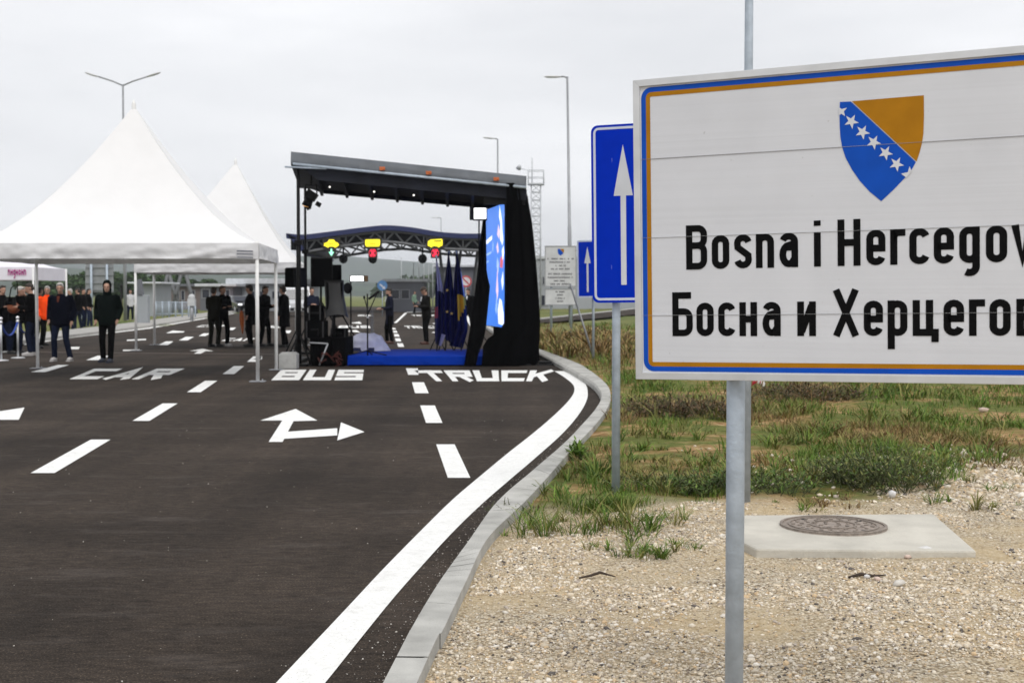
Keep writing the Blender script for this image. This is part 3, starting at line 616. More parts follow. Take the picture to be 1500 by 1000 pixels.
for k in range(4):
    mb = MB(); an = R(k * 90 + 35); mb.tube([(cc.x + .235 * math.cos(an), cc.y + .235 * math.sin(an), cc.z + .003), (cc.x + .235 * math.cos(an), cc.y + .235 * math.sin(an), cc.z + .0062)], .016, 10)
    mb.build('lifting_hole', M_rubber, cover)
# ---------------------------------------------------------------- pagoda tents
def cloth_mat():
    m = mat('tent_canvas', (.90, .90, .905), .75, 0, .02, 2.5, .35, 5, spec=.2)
    t = m.node_tree; b = t.nodes['Principled BSDF']; o = t.nodes['Material Output']
    tr = N('ShaderNodeBsdfTranslucent', t); tr.inputs['Color'].default_value = (.8, .8, .78, 1); ms = N('ShaderNodeMixShader', t); ms.inputs[0].default_value = .16
    t.links.new(b.outputs[0], ms.inputs[1]); t.links.new(tr.outputs[0], ms.inputs[2]); t.links.new(ms.outputs[0], o.inputs['Surface']); return m
M_canvas = cloth_mat()
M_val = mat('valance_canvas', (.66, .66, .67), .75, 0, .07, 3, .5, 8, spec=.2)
def pagoda(A, B, C_, D_, eave, val, apex, label, patch=False, sag=1.28, legs='ABCD', legr=.032, shift=0):
    q = [Vector((*p, 0)) for p in (D_, A, B, C_)]                       # s=-1,t=-1 | s=1,t=-1 | s=1,t=1 | s=-1,t=1
    ctr = sum(q, Vector()) / 4
    t = thing('pagoda_tent', ctr, label, 'tent', 'white pagoda tents')
    def bl(s, u): a, b = (s + 1) / 2, (u + 1) / 2; return q[0].lerp(q[1], a).lerp(q[3].lerp(q[2], a), b)
    H = apex - eave; n = 14; mb = MB()
    for side in range(4):
        vs = []
        for i in range(n + 1):
            r = max(.02, 1 - i / n)
            for j in range(n + 1):
                x = (-1 + 2 * j / n) * r; s, u = [(x, -r), (r, x), (-x, r), (-r, -x)][side]
                p = bl(s, u) + Vector((shift * (1 - r), 0, 0)); cor = abs(-1 + 2 * j / n)
                z = eave + H * (1 - r) ** sag - .10 * (1 - cor ** 2) * (1 - r) * r * 4 * .5
                vs.append((p.x, p.y, z + .012 * noise.noise((p.x * 1.5, p.y * 1.5, side)) * (1 - r)))
        mb.add(vs, [(i * (n + 1) + j, i * (n + 1) + j + 1, (i + 1) * (n + 1) + j + 1, (i + 1) * (n + 1) + j) for i in range(n) for j in range(n)], True)
    mb.build('canopy', M_canvas, t)
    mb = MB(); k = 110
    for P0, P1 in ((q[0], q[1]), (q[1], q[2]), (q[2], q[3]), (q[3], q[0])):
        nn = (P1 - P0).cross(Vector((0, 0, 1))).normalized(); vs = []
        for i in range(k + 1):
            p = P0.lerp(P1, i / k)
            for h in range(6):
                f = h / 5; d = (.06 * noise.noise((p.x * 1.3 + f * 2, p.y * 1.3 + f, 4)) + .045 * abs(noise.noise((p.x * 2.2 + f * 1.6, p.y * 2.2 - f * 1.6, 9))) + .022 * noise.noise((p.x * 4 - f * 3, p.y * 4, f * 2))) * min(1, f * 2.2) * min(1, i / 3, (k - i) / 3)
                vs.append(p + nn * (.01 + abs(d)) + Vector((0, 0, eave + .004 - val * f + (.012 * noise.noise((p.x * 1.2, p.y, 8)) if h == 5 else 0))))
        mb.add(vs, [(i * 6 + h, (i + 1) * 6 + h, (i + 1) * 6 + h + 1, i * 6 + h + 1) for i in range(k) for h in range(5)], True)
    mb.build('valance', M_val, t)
    mb = MB()
    for P0, P1 in ((q[0], q[1]), (q[1], q[2]), (q[2], q[3]), (q[3], q[0])):
        a, b = P0.lerp(ctr, .015), P1.lerp(ctr, .015); mb.tube([a + Vector((0, 0, eave - .06)), b + Vector((0, 0, eave - .06))], .03, 8)
    mb.build('eave_frame', M_alu, t)
    for nm, p in zip('DABC', q):
        if nm not in legs: continue
        p = p.lerp(ctr, .012); mb = MB(); mb.tube([(p.x, p.y, .01), (p.x, p.y, eave + .03)], legr, 12); lg = mb.build('leg', M_white, t)
        mb = MB(); mb.box((p.x, p.y, .012), (.26, .20, .014)); mb.tube([(p.x + .08, p.y, .01), (p.x + .08, p.y, .05)], .012, 6); mb.build('base_plate', M_grey, lg)
    if patch:
        Y = q[1].y - .05; mb = MB(); f = lambda x, y: D(x, y, Y - .03); mb.m = 0
        mb.slab([f(346.5, 366.5), f(371, 367), f(371, 379), f(346.5, 378.5)], (0, .006, 0)); mb.m = 1
        for y0, y1 in ((366.8, 368.2), (371.2, 372.4), (376, 377)): mb.slab([f(347, y0), f(370.5, y0 + .5), f(370.5, y1 + .5), f(347, y1)], (0, -.004, 0))
        mb.build('printed_patch', [mat('patch_grey', (.5, .5, .52), .6), mat('patch_print', (.06, .07, .1), .6)], t)
    ctr = ctr + Vector((shift, 0, 0)); mb = MB(); mb.tube([ctr + Vector((0, 0, 2.9)), ctr + Vector((0, 0, apex + .02)), ctr + Vector((0, 0, apex + .10))], [.04, .04, .01], 8); mb.build('finial', M_white, t)
    return t
pagoda((-4.36, 22.35), (-4.68, 25.9), (-9.69, 26.4), (-9.4, 22.4), 2.39, .27, 5.02, 'large white pagoda tent nearest the road, with a printed patch on its valance', True, sag=1.48)
pagoda((-5.75, 34.75), (-6.1, 38.6), (-10.75, 38.9), (-10.12, 34.8), 2.37, .27, 5.25, 'white pagoda tent standing behind the nearest one', legr=.036, shift=.38)
# small pop-up tent at the left edge
a = D(47, 391, 36.5)
t = thing('popup_tent', (a.x - 1.4, 37.8, 0), 'small white pop-up tent with magenta lettering at the left edge', 'tent')
x1, y0, y1 = a.x, 36.5, 39.2; x0 = x1 - 2.8; zt, zb = a.z, D(47, 410, 36.5).z; ax = Vector(((x0 + x1) / 2, (y0 + y1) / 2, zt + .62)); mb = MB(); mb.m = 0
cs = [Vector((x0, y0, zt)), Vector((x1, y0, zt)), Vector((x1, y1, zt)), Vector((x0, y1, zt))]
for i in range(4):
    p, q = cs[i], cs[(i + 1) % 4]; n = 8
    vs = [p.lerp(q, j / n).lerp(Vector((ax.x, ax.y, zt)), k / n) + Vector((0, 0, .62 * (k / n) ** 1.5)) for k in range(n + 1) for j in range(n + 1)]
    mb.add(vs, [(k * 9 + j, k * 9 + j + 1, k * 9 + j + 10, k * 9 + j + 9) for k in range(n) for j in range(n)], True)
    mb.add([p, q, q + Vector((0, 0, zb - zt)), p + Vector((0, 0, zb - zt))], [(0, 1, 2, 3)])
mb.build('canopy', mat('popup_canvas', (.78, .76, .82), .7, 0, .05, 3), t)
mb = MB(); x = 11.5; k = 0
for ch in 'nHgHoHn':                                                 # a blurred run of bold magenta letters, unreadable in the photograph
    f = lambda u, v: D(x + u * 3.2, 403.5 - v * 8.5, 36.47); x_ = x
    for st in glyph(ch, 1, 1, .3):
        for qd in stroke_quads(st, .3): mb.poly([D(x_ + u * 3.2, 403 - v * 8.5, 36.47) for u, v in qd])
    x += 3.9
mb.build('lettering', mat('magenta_print', (.42, .02, .22), .6), t)
for c in cs: mb = MB(); mb.tube([(c.x * .998, c.y, 0), (c.x * .998, c.y, zt)], .028, 8); mb.build('leg', M_white, t)

# concrete ballast block by the tent leg
p = G(421, 541)
t = MB(); t.box((p.x, p.y + .18, .16), (.36, .34, .31)); t.box((p.x, p.y + .18, .325), (.30, .28, .03)); o = t.build('ballast_block', mat('ballast_concrete', (.36, .36, .35), .9, 0, .15, 9, .3, 60), bevel=.02)
tag(o, 'grey concrete ballast block at the foot of the tent leg', 'ballast block')

# ---------------------------------------------------------------- the open-air stage
SX0, SX1, SY0, SY1 = -4.62, .30, 27.2, 33.2
st = thing('stage', (-2.1, 30, 0), 'open-air stage with sloping black tarpaulin roof and bright blue platform', 'stage')
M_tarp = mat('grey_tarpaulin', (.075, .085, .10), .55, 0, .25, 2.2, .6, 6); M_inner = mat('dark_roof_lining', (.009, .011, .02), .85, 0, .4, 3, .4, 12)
def roofz(x, top): 
    f = (x - SX0) / (SX1 - SX0); return (4.50 + (3.99 - 4.50) * f) if top else (4.23 + (3.74 - 4.23) * f)
mb = MB(); n = 24
for i in range(n):
    xa, xb = SX0 + (SX1 - SX0) * i / n, SX0 + (SX1 - SX0) * (i + 1) / n
    w_ = lambda x, s: .025 * noise.noise((x * 2.2, s, 1)) + .012 * noise.noise((x * 6, s * 2, 5))
    for y, sgn in ((SY0, -1), (SY1, 1)):
        vs = []
        for x in (xa, xb):
            for h in range(5):
                f = h / 4; vs.append((x, y + sgn * (.02 + w_(x, f * 2) - .12 * f ** 2), roofz(x, 0) + (roofz(x, 1) - roofz(x, 0)) * f))
        mb.add(vs, [(h, h + 5, h + 6, h + 1) for h in range(4)], True)
    mb.add([(xa, SY0 + .12, roofz(xa, 1)), (xb, SY0 + .12, roofz(xb, 1)), (xb, SY1 - .12, roofz(xb, 1) + .02), (xa, SY1 - .12, roofz(xa, 1) + .02)], [(0, 1, 2, 3)])
mb.add([(SX1, SY0, roofz(SX1, 0)), (SX1, SY1, roofz(SX1, 0)), (SX1, SY1, roofz(SX1, 1)), (SX1, SY0, roofz(SX1, 1))], [(0, 1, 2, 3)])
mb.add([(SX0, SY0, roofz(SX0, 0)), (SX0, SY1, roofz(SX0, 0)), (SX0, SY1 - .1, roofz(SX0, 1)), (SX0, SY0 + .1, roofz(SX0, 1))], [(0, 1, 2, 3)])
def shear(mb): mb.v = [(x - .80 * (y - SY0) / (SY1 - SY0) * (1 - (x - SX0) / (SX1 - SX0)), y, z) for x, y, z in mb.v]
shear(mb); roof = mb.build('roof', M_tarp, st)
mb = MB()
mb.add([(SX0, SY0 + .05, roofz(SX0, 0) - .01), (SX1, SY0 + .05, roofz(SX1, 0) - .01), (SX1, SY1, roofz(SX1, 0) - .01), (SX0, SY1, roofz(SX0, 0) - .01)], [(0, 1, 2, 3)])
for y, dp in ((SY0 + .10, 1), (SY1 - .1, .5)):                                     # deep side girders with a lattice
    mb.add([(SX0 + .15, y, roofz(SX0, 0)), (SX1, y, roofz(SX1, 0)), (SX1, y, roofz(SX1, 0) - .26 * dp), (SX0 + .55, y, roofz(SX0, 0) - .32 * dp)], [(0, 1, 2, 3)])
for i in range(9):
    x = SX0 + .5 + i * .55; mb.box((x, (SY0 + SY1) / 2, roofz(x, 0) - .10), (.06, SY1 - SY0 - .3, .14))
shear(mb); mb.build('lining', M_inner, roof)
mb = MB(); mb.tube([(SX0 + .05, SY0 - .03, roofz(SX0, 0)), (SX1, SY0 - .03, roofz(SX1, 0))], .028, 8); mb.tube([(SX0 - .12, SY0 - .02, roofz(SX0, 0) - .06), (SX0 + .75, SY0 - .02, roofz(SX0 + .7, 0) - .03)], .02, 8); mb.build('edge_rail', M_galv, roof)
for px in (560, 628, 727):
    q = D(px, 247 + (px - 560) * .092, SY0 - .06); mb = MB(); mb.box(q, (.11, .03, .07)); mb.tube([q + Vector((-.06, 0, .03)), q + Vector((.06, -.02, -.02))], .012, 6); mb.build('strap', mat('orange_strap', (.50, .12, .03), .6), roof)
for px, py in ((483, 274), (548, 281), (606, 286)): mb = MB(); mb.ball(D(px, py, SY0 + .02), .022, 8); mb.build('bulb', mat('small_lit_bulb', (1, .97, .9), .4, emit=.7), roof)
for px, Y, rd in ((437.5, 27.35, .05), (447.5, 33.0, .042)):
    b = D(px, 400, Y); mb = MB(); zt_ = roofz(b.x, 0) - .02
    mb.tube([(b.x, Y, 0), (b.x, Y, 2.6), (b.x, Y, 2.62), (b.x, Y, zt_)], [rd, rd, rd * .72, rd * .72], 10); mb.box((b.x, Y, 2.6), (.16, .14, .1)); mb.box((b.x, Y, .03), (.4, .4, .05))
    mb.tube([(b.x, Y, .7), (b.x - .28, Y - .2, .03)], .02, 6); mb.tube([(b.x, Y, .7), (b.x + .28, Y - .2, .03)], .02, 6); mb.build('tower_leg', M_blackmetal, st)
# platform
PX0, PX1, PY0, PY1 = G(509.5, 536).x, .15, 27.35, 30.75
def stage_cloth(): return mat('blue_carpet', (.002, .030, .30), .9, 0, .10, 2.5, .25, 20, spec=.06)
mb = MB(); n = 26
vs = []
for i in range(n + 1):
    x = PX0 + (PX1 - PX0) * i / n
    for y, z in ((PY1, .0), (PY1, .215), (PY0 + .02, .215), (PY0, .20), (PY0 - .01 - .02 * noise.noise((x * 3, 0, 0)), .10), (PY0 - .015 - .03 * noise.noise((x * 3, 2, 0)), .012)): vs.append((x, y, z))
mb.add(vs, [(i * 6 + h, (i + 1) * 6 + h, (i + 1) * 6 + h + 1, i * 6 + h + 1) for i in range(n) for h in range(5)])
for x, fl in ((PX0, 1), (PX1, 0)): mb.add([(x, PY1, 0), (x, PY1, .215), (x, PY0 + .02, .215), (x, PY0, .2), (x, PY0, .012)], [(0, 1, 2, 3, 4)])
mb.build('platform', stage_cloth(), st)
mb = MB(); mb.bb((PX0 + .02, PY0 - .05, 0), (PX1, PY0 - .02, .03)); mb.build('plinth', M_black, st)
# drapes: the black backdrop around the screen's end of the stage
def drape(name, cols, nz=14, amp=.05, parent=None, fold=3.0):       # cols: list of (base point, top point); folds run vertically
    cols = [(Vector(a), Vector(b)) for a, b in cols]; vs = []; m = 10
    pts = []
    for i in range(len(cols) - 1):
        for k in range(m): pts.append((cols[i][0].lerp(cols[i + 1][0], k / m), cols[i][1].lerp(cols[i + 1][1], k / m), (cols[i + 1][0] - cols[i][0]).cross(Vector((0, 0, 1))).normalized()))
    pts.append((*cols[-1], pts[-1][2])); mb = MB()
    for i, (a, b, nn) in enumerate(pts):
        for h in range(nz + 1):
            f = h / nz; p = a.lerp(b, f)
            vs.append(p + nn * amp * (1.2 - .6 * f) * (math.sin(i * fold + 2 * noise.noise((i * .3, f * 2, 1))) + .6 * noise.noise((i * .9, f * 3, 6))))
    mb.add(vs, [(i * (nz + 1) + h, (i + 1) * (nz + 1) + h, (i + 1) * (nz + 1) + h + 1, i * (nz + 1) + h + 1) for i in range(len(pts) - 1) for h in range(nz)], True)
    return mb.build(name, M_black, parent)
zr = roofz(SX1, 0)
def dpt(x, y, Y): return D(x, y, Y)
def prof(pairs, Y): return [(x, y) for x, y in pairs]
# near side sheet: a bulging cloth whose outline widens to the right towards the ground
near = []
L_ = [(742, 540), (742, 300)]; Rr = [(768.5, 268), (775, 300), (780, 330), (785, 380), (789, 430), (791.5, 470), (790.5, 500), (787, 525), (784, 541)]
mb = MB(); n = 18; vs = []
for h in range(25):
    y = 541 - (541 - 268) * h / 24
    xr = interp(y, sorted([(b, a) for a, b in Rr])); xl = interp(y, [(268, 742), (300, 742), (480, 738), (500, 708), (541, 705)])
    for i in range(n + 1):
        f = i / n; x = xl + (xr - xl) * f
        Y = 27.12 + .08 * math.sin(f * 17 + noise.noise((h * .15, f * 3, 2)) * 2) * (.5 + .5 * (1 - h / 24)) + .5 * f * f
        p = D(x, min(y, 541), Y); p.z = max(p.z, .01); vs.append(p)
mb.add(vs, [(h * (n + 1) + i, h * (n + 1) + i + 1, (h + 1) * (n + 1) + i + 1, (h + 1) * (n + 1) + i) for h in range(24) for i in range(n)], True)
mb.build('drape', M_black, st)
xe = D(786, 541, 27.8).x
drape('drape', [((xe - .02, 27.85, .01), (.33, 27.85, zr - .1)), ((xe + .05, 29.6, .01), (.34, 29.6, zr - .1)), ((xe, 31.5, .01), (.34, 31.5, zr - .1)), ((xe - .05, 33.3, .01), (.30, 33.3, zr - .1))], parent=st)
drape('drape', [((.3, 33.3, .01), (.3, 33.3, zr - .1)), ((-.5, 31.6, .01), (-.42, 31.2, 3.7))], parent=st)
# loose swathe falling from the screen's far edge down to the front of the platform
mb = MB(); n = 8; vs = []
for h in range(19):
    f = h / 18; y = 541 - (541 - 322) * f
    xl = interp(y, [(322, 707), (360, 702.5), (400, 699), (440, 694), (480, 688.5), (520, 682), (541, 679)]); xr = interp(y, [(322, 712), (400, 713), (418, 718), (440, 716), (480, 712), (500, 708), (520, 700), (541, 697)])
    Y = 27.1 + 2.6 * max(0, f - .25) ** 1.0
    for i in range(n + 1):
        u = i / n; p = D(xl + (xr - xl) * u, y, Y + .06 * math.sin(u * 9 + h * .3)); p.z = max(p.z, .01); vs.append(p)
mb.add(vs, [(h * (n + 1) + i, h * (n + 1) + i + 1, (h + 1) * (n + 1) + i + 1, (h + 1) * (n + 1) + i) for h in range(18) for i in range(n)], True)
mb.build('drape', M_black, st)
mb = MB(); zf = lambda x: roofz(x, 0)
mb.bb((SX1 - .15, SY0 + .35, .02), (SX1 - .05, SY0 + .45, zr)); mb.build('tower_leg', M_blackmetal, st); mb = MB(); mb.bb((SX1 - .15, SY1 - .25, .02), (SX1 - .05, SY1 - .15, zr)); mb.build('tower_leg', M_blackmetal, st); mb = MB(); mb.bb((SX1 - .9, SY0 + .15, zr - .34), (SX1 - .02, SY0 + .22, zr)); mb.build('cross_beam', M_blackmetal, st)
mb = MB()
mb.tube([D(728, 534, 27.5), D(800, 536, 27.6), D(826, 531, 27.9)], .035, 8)
mb.build('outrigger', M_blackmetal, st); mb = MB(); mb.box(D(806, 533, 28.2), (.5, .3, .12)); mb.build('outrigger_foot', M_blackmetal, st); mb = MB(); mb.box(D(818, 527, 29), (.35, .3, .1)); mb.build('outrigger_foot', M_blackmetal, st)
# LED wall
A, B = Vector((D(739.5, 297, 28.1).x, 28.1, 0)), Vector((D(711, 306, 30.6).x, 30.6, 0)); z0, z1 = .78, 3.50
sc = thing('led_screen', (A + B) / 2, 'tall lit blue LED screen with a pale abstract picture facing across the stage', 'screen')
nn = (B - A).cross(Vector((0, 0, 1))).normalized(); nn = nn if nn.x < 0 else -nn
def scp(u, v, d=0): p = A.lerp(B, u) + nn * d; return Vector((p.x, p.y, z0 + (z1 - z0) * v))
M_led = mat('led_blue', (.03, .17, .66), .4, emit=.95, var=.06)
mb = MB(); mb.slab([scp(0, 0), scp(1, 0), scp(1, 1), scp(0, 1)], -nn * .12); cab = mb.build('cabinet', M_blackmetal, sc)
mb = MB(); mb.poly([scp(.01, .005, .004), scp(.99, .005, .004), scp(.99, .995, .004), scp(.01, .995, .004)]); mb.build('display', M_led, sc)
patches = {'led_white': ((.85, .9, 1.0), [[(.12, .86), (.18, .93), (.24, .99), (.26, .90), (.20, .84), (.22, .72), (.10, .66), (.06, .70), (.10, .78)], [(.08, .52), (.13, .62), (.05, .66), (.02, .60)], [(.03, .02), (.30, .03), (.33, .14), (.24, .24), (.14, .22), (.05, .12)], [(.10, .30), (.16, .38), (.07, .46), (.05, .36)], [(.62, .73), (.62, .765), (.95, .73), (.95, .695)]]),
           'led_pale_pink': ((.75, .55, .68), [[(.34, .22), (.42, .30), (.36, .46), (.30, .56), (.33, .42), (.30, .30)], [(.34, .60), (.40, .66), (.33, .70), (.28, .62)], [(.26, .72), (.36, .76), (.30, .84), (.22, .78)]]),
           'led_red': ((.62, .08, .12), [[(.10, .48), (.22, .49), (.20, .56), (.12, .58), (.06, .54)]]),
           'led_ochre': ((.62, .45, .12), [[(.12, .06), (.2, .07), (.2, .14), (.13, .15)]]),
           'led_pale_blue': ((.25, .42, .85), [[(.40, .10), (.46, .14), (.38, .28), (.34, .18)], [(.28, .44), (.4, .5), (.36, .58), (.27, .52)], [(.65, .615), (.65, .635), (.95, .615), (.95, .595)], [(.8, .545), (.8, .56), (.95, .55), (.95, .535)], [(.55, .69), (.58, .72), (.60, .64), (.56, .62)]])}
for k, (c, ps) in patches.items():
    for p in ps: mb = MB(); mb.poly([scp(u, v, .008) for u, v in p]); mb.build('picture', mat(k, c, .4, emit=.9, var=.1), sc)
mb = MB(); mb.m = 0
mb.bb((A.x + .05, 28.2, .02), (A.x + .2, 30.4, z0)); mb.build('support', M_black, sc)

# light fittings
t = thing('stage_spotlight', D(456, 276, 28.3), 'black stage spotlight with amber glow hanging under the left end of the stage roof', 'spotlight'); c = D(456, 286, 28.3)
mb = MB(); mb.tube([c + Vector((-.12, 0, .0)), c + Vector((-.12, 0, .22)), c + Vector((.12, 0, .22)), c + Vector((.12, 0, 0))], .016, 6); mb.tube([c + Vector((0, 0, .22)), (c.x, c.y, roofz(c.x, 0) - .02)], .022, 6); mb.build('yoke', M_blackmetal, t)
mb = MB(); Mx = Matrix.Rotation(R(35), 3, 'Y'); mb.box(c, (.24, .2, .18), Mx); mb.tube([c + Mx @ Vector((.0, 0, -.05)), c + Mx @ Vector((.05, 0, -.26))], [.09, .11], 12); mb.build('body', M_blackmetal, t)
mb = MB(); mb.tube([c + Mx @ Vector((.048, 0, -.262)), c + Mx @ Vector((.05, 0, -.268))], .09, 12); mb.build('lens', mat('amber_lens', (.9, .45, .12), .3, emit=.8), t)
mb = MB(); mb.box(c + Vector((.16, -.05, -.20)), (.12, .012, .1), Matrix.Rotation(R(30), 3, 'Y')); mb.box(c + Vector((-.06, -.05, -.26)), (.1, .012, .12), Matrix.Rotation(R(-25), 3, 'Y')); mb.build('barn_door', M_blackmetal, t)
def light_panel(Y, x0, x1, y0, y1, px, foot_z, label, depth=.14, side=1):
    c = D((x0 + x1) / 2, (y0 + y1) / 2, Y); wv = (x1 - x0) * Y / F; h = (y1 - y0) * Y / F; b = D(px, y1, Y)
    t = thing('light_panel', (b.x, Y + .1, foot_z), label, 'light panel', 'lit lamp panels on stands')
    mb = MB(); mb.box((c.x, Y + depth / 2, c.z), (wv * 1.16, depth, h * 1.3)); hd = mb.build('housing', M_blackmetal, t, bevel=.01)
    mb = MB(); mb.box((c.x, Y - .006, c.z), (wv, .01, h)); mb.build('diffuser', mat('lit_panel', (1, 1, .98), .4, emit=2.2, var=.02), hd)
    mb = MB(); mb.box((c.x + side * wv * .72, Y - .02, c.z), (wv * .30, .02, h * 1.25), Matrix.Rotation(R(-30 * side), 3, 'Z')); mb.build('barn_door', mat('amber_flap', (.16, .075, .02), .5) if side > 0 else M_blackmetal, hd)
    mb = MB(); mb.tube([(b.x, Y + .1, foot_z), (b.x, Y + .1, c.z)], .017, 8)
    for a in (20, 140, 260): mb.tube([(b.x, Y + .1, foot_z + .5), (b.x + .35 * math.cos(R(a)), Y + .1 + .35 * math.sin(R(a)), foot_z + .02)], .012, 6)
    mb.build('stand', M_blackmetal, t)
    return t, c
t, c = light_panel(31.2, 513.5, 532.5, 404.5, 411.5, 513, .0, 'small wide lit lamp panel with amber flap on a thin stand behind the microphone')
mb = MB(); q = D(509.5, 422, 31.1); mb.ball(q, (.11, .09, .14), 10); mb.tube([q, q + Vector((0, -.14, .02))], [.08, .10], 10); mb.build('lamp_head', M_blackmetal, t)
light_panel(28.9, 694.5, 712, 305, 320.5, 701.5, .215, 'bright square white lamp panel high on a pole beside the LED screen', .1, -1)
mb = MB(); a_, b_ = D(712, 296.5, 28.9), D(724, 290, 28.2); mb.tube([a_, b_], .035, 8); o = mb.build('tube_lamp', mat('lit_tube', (1, .95, .85), .4, emit=1.6)); tag(o, 'short lit tube lamp fixed under the roof above the LED screen', 'tube lamp')

# ---------------------------------------------------------------- sound gear at the left of the platform
def speaker(x0, x1, y0, y1, Y, depth, label, yaw=0, stand=True, hood=False, foot=0):
    c = D((x0 + x1) / 2, (y0 + y1) / 2, Y); wv = (x1 - x0) * Y / F; h = (y1 - y0) * Y / F; M = Matrix.Rotation(R(yaw), 3, 'Z')
    t = thing('loudspeaker', (c.x, Y, foot), label, 'loudspeaker', 'black loudspeakers at the stage edge')
    mb = MB(); k = .72
    P = [Vector(p) for p in ((-wv / 2, -depth / 2, 0), (wv / 2, -depth / 2, 0), (wv / 2 * k, depth / 2, 0), (-wv / 2 * k, depth / 2, 0))]
    mb.slab([c + M @ p - Vector((0, 0, h / 2)) for p in P], (0, 0, h)); cb = mb.build('cabinet', M_blackmetal, t, bevel=.02, fix=True)
    mb = MB(); mb.slab([c + M @ Vector((sx * wv * .44, -depth / 2 - .004, sz * h * .45)) for sx, sz in ((-1, -1), (1, -1), (1, 1), (-1, 1))], M @ Vector((0, -.012, 0))); mb.build('grille', M_black, cb)
    if hood:                                                        # a rain cover pulled over it, flaring at the hem
        mb = MB(); rs = []
        for i in range(9):
            f = i / 8; fl = 1.12 + .55 * max(0, f - .45) ** 1.4
            n = 16; ring_ = []
            for j in range(n):
                a = 2 * math.pi * j / n; ca, sa = math.cos(a), math.sin(a); q = .5
                px_ = math.copysign(abs(ca) ** q, ca) * wv / 2 * fl + .22 * wv * max(0, f - .3); py_ = math.copysign(abs(sa) ** q, sa) * depth / 2 * fl
                ring_.append(c + M @ Vector((px_ * (1 + .05 * noise.noise((a * 2, f * 4, 3))), py_, h * .54 - f * h * 1.22 + .04 * math.sin(a * 3) * f)))
            rs.append(ring_)
        vs = [p for r_ in rs for p in r_]
        mb.add(vs, [(i * 16 + j, (i + 1) * 16 + j, (i + 1) * 16 + (j + 1) % 16, i * 16 + (j + 1) % 16) for i in range(8) for j in range(16)] + [tuple(range(15, -1, -1))], True); mb.build('rain_cover', mat('black_rain_cover', (.012, .012, .013), .5, 0, .3, 5), t)
    if stand:
        mb = MB(); mb.tube([(c.x, Y, foot), (c.x, Y, c.z - h / 2 + .02)], .024, 8)
        for a in (30, 150, 270): mb.tube([(c.x, Y, foot + .75), (c.x + .45 * math.cos(R(a)), Y + .45 * math.sin(R(a)), foot + .02)], .016, 6)
        mb.build('stand', M_blackmetal, t)
    return t
speaker(424.5, 444, 392, 421, 28.2, .4, 'black loudspeaker fixed at the left of the roof legs', -40)
speaker(454, 486, 377.5, 420, 27.9, .55, 'big square black loudspeaker beside the roof legs, highest of the group', 12, foot=.62)
speaker(478, 499, 388, 424, 29.2, .4, 'narrow black loudspeaker behind the square one', 15, foot=0)
speaker(477, 502, 412, 455, 27.6, .42, 'black loudspeaker under a flaring rain cover at the edge of the platform', 10, hood=True, foot=.62)
def flight_case(x0, x1, y0, y1, Y, dp, label):
    a, b = D(x0, y1, Y), D(x1, y0, Y); t = thing('flight_case', ((a.x + b.x) / 2, Y, a.z), label, 'flight case', 'black cases stacked on the riser')
    mb = MB(); mb.bb((a.x, Y, a.z), (b.x, Y + dp, b.z)); bd = mb.build('body', M_black, t, bevel=.015)
    for xx in (a.x, b.x - .03): mb = MB(); mb.bb((xx, Y - .012, a.z + .01), (xx + .03, Y - .002, b.z - .01)); mb.build('edge_strip', mat('dull_strip', (.03, .03, .032), .5, .3), bd)
    mb = MB(); mb.bb(((a.x + b.x) / 2 - .08, Y - .03, (a.z + b.z) / 2 - .02), ((a.x + b.x) / 2 + .08, Y - .004, (a.z + b.z) / 2 + .02)); mb.build('handle', M_blackmetal, bd)
flight_case(448, 474, 470, 495.2, 27.5, .7, 'long black case lying on the riser below the square loudspeaker')
flight_case(452, 470, 447, 469.5, 27.6, .55, 'smaller black case stacked on the long one')
flight_case(484, 506, 481, 495.2, 27.9, .5, 'flat black case on the riser next to the blue platform')
t = thing('equipment_riser', (-4.1, 27.9, 0), 'low black skirted riser with cases carrying the loudspeakers', 'riser')
x0, x1 = G(447.5, 539).x, PX0 - .04; mb = MB(); mb.bb((x0, 27.25, .02), (x1, 28.7, .60)); mb.build('deck', M_black, t)
mb = MB(); 
for i in range(12):
    xa = x0 + (x1 - x0) * i / 12; mb.bb((xa + .006, 27.2, .01), (xa + (x1 - x0) / 12 - .004, 27.247 - .012 * (i % 2), .575))
mb.build('skirt', M_black, t)
mb = MB(); mb.tube([(x0, 27.18, .50), (x1 - .35, 27.18, .48)], .018, 8); mb.tube([(x1 - .35, 27.18, .48), (x1 - .52, 27.1, .03)], .018, 8); mb.build('rail', M_grey, t)
mb = MB(); r2 = random.Random(3)
for i in range(14):
    q = Vector((x1 - .5 + r2.random() * .45, 27.02 + r2.random() * .1, .03 + r2.random() * .25)); mb.tube([q, q + Vector((r2.uniform(-.1, .1), 0, r2.uniform(-.05, .1))), q + Vector((r2.uniform(-.12, .12), .03, -.05))], .014, 6)
o = mb.build('cable_bundle', mat('dull_red_cable', (.10, .018, .012), .6)); tag(o, 'tangle of dull red and black cable at the corner of the blue platform', 'cable')
mb = MB()
q0 = G(432, 531)
for i in range(5):
    pts = [(q0.x + .1 + .14 * math.cos(a * .8 + i) + i * .04, q0.y + .12 * math.sin(a * .8 + i), .03 + .02 * i) for a in range(9)]; mb.tube(pts, .016, 6)
o = mb.build('cable_coil', mat('grey_cable', (.10, .10, .10), .6)); tag(o, 'coil of grey cable on the road by the roof leg', 'cable')

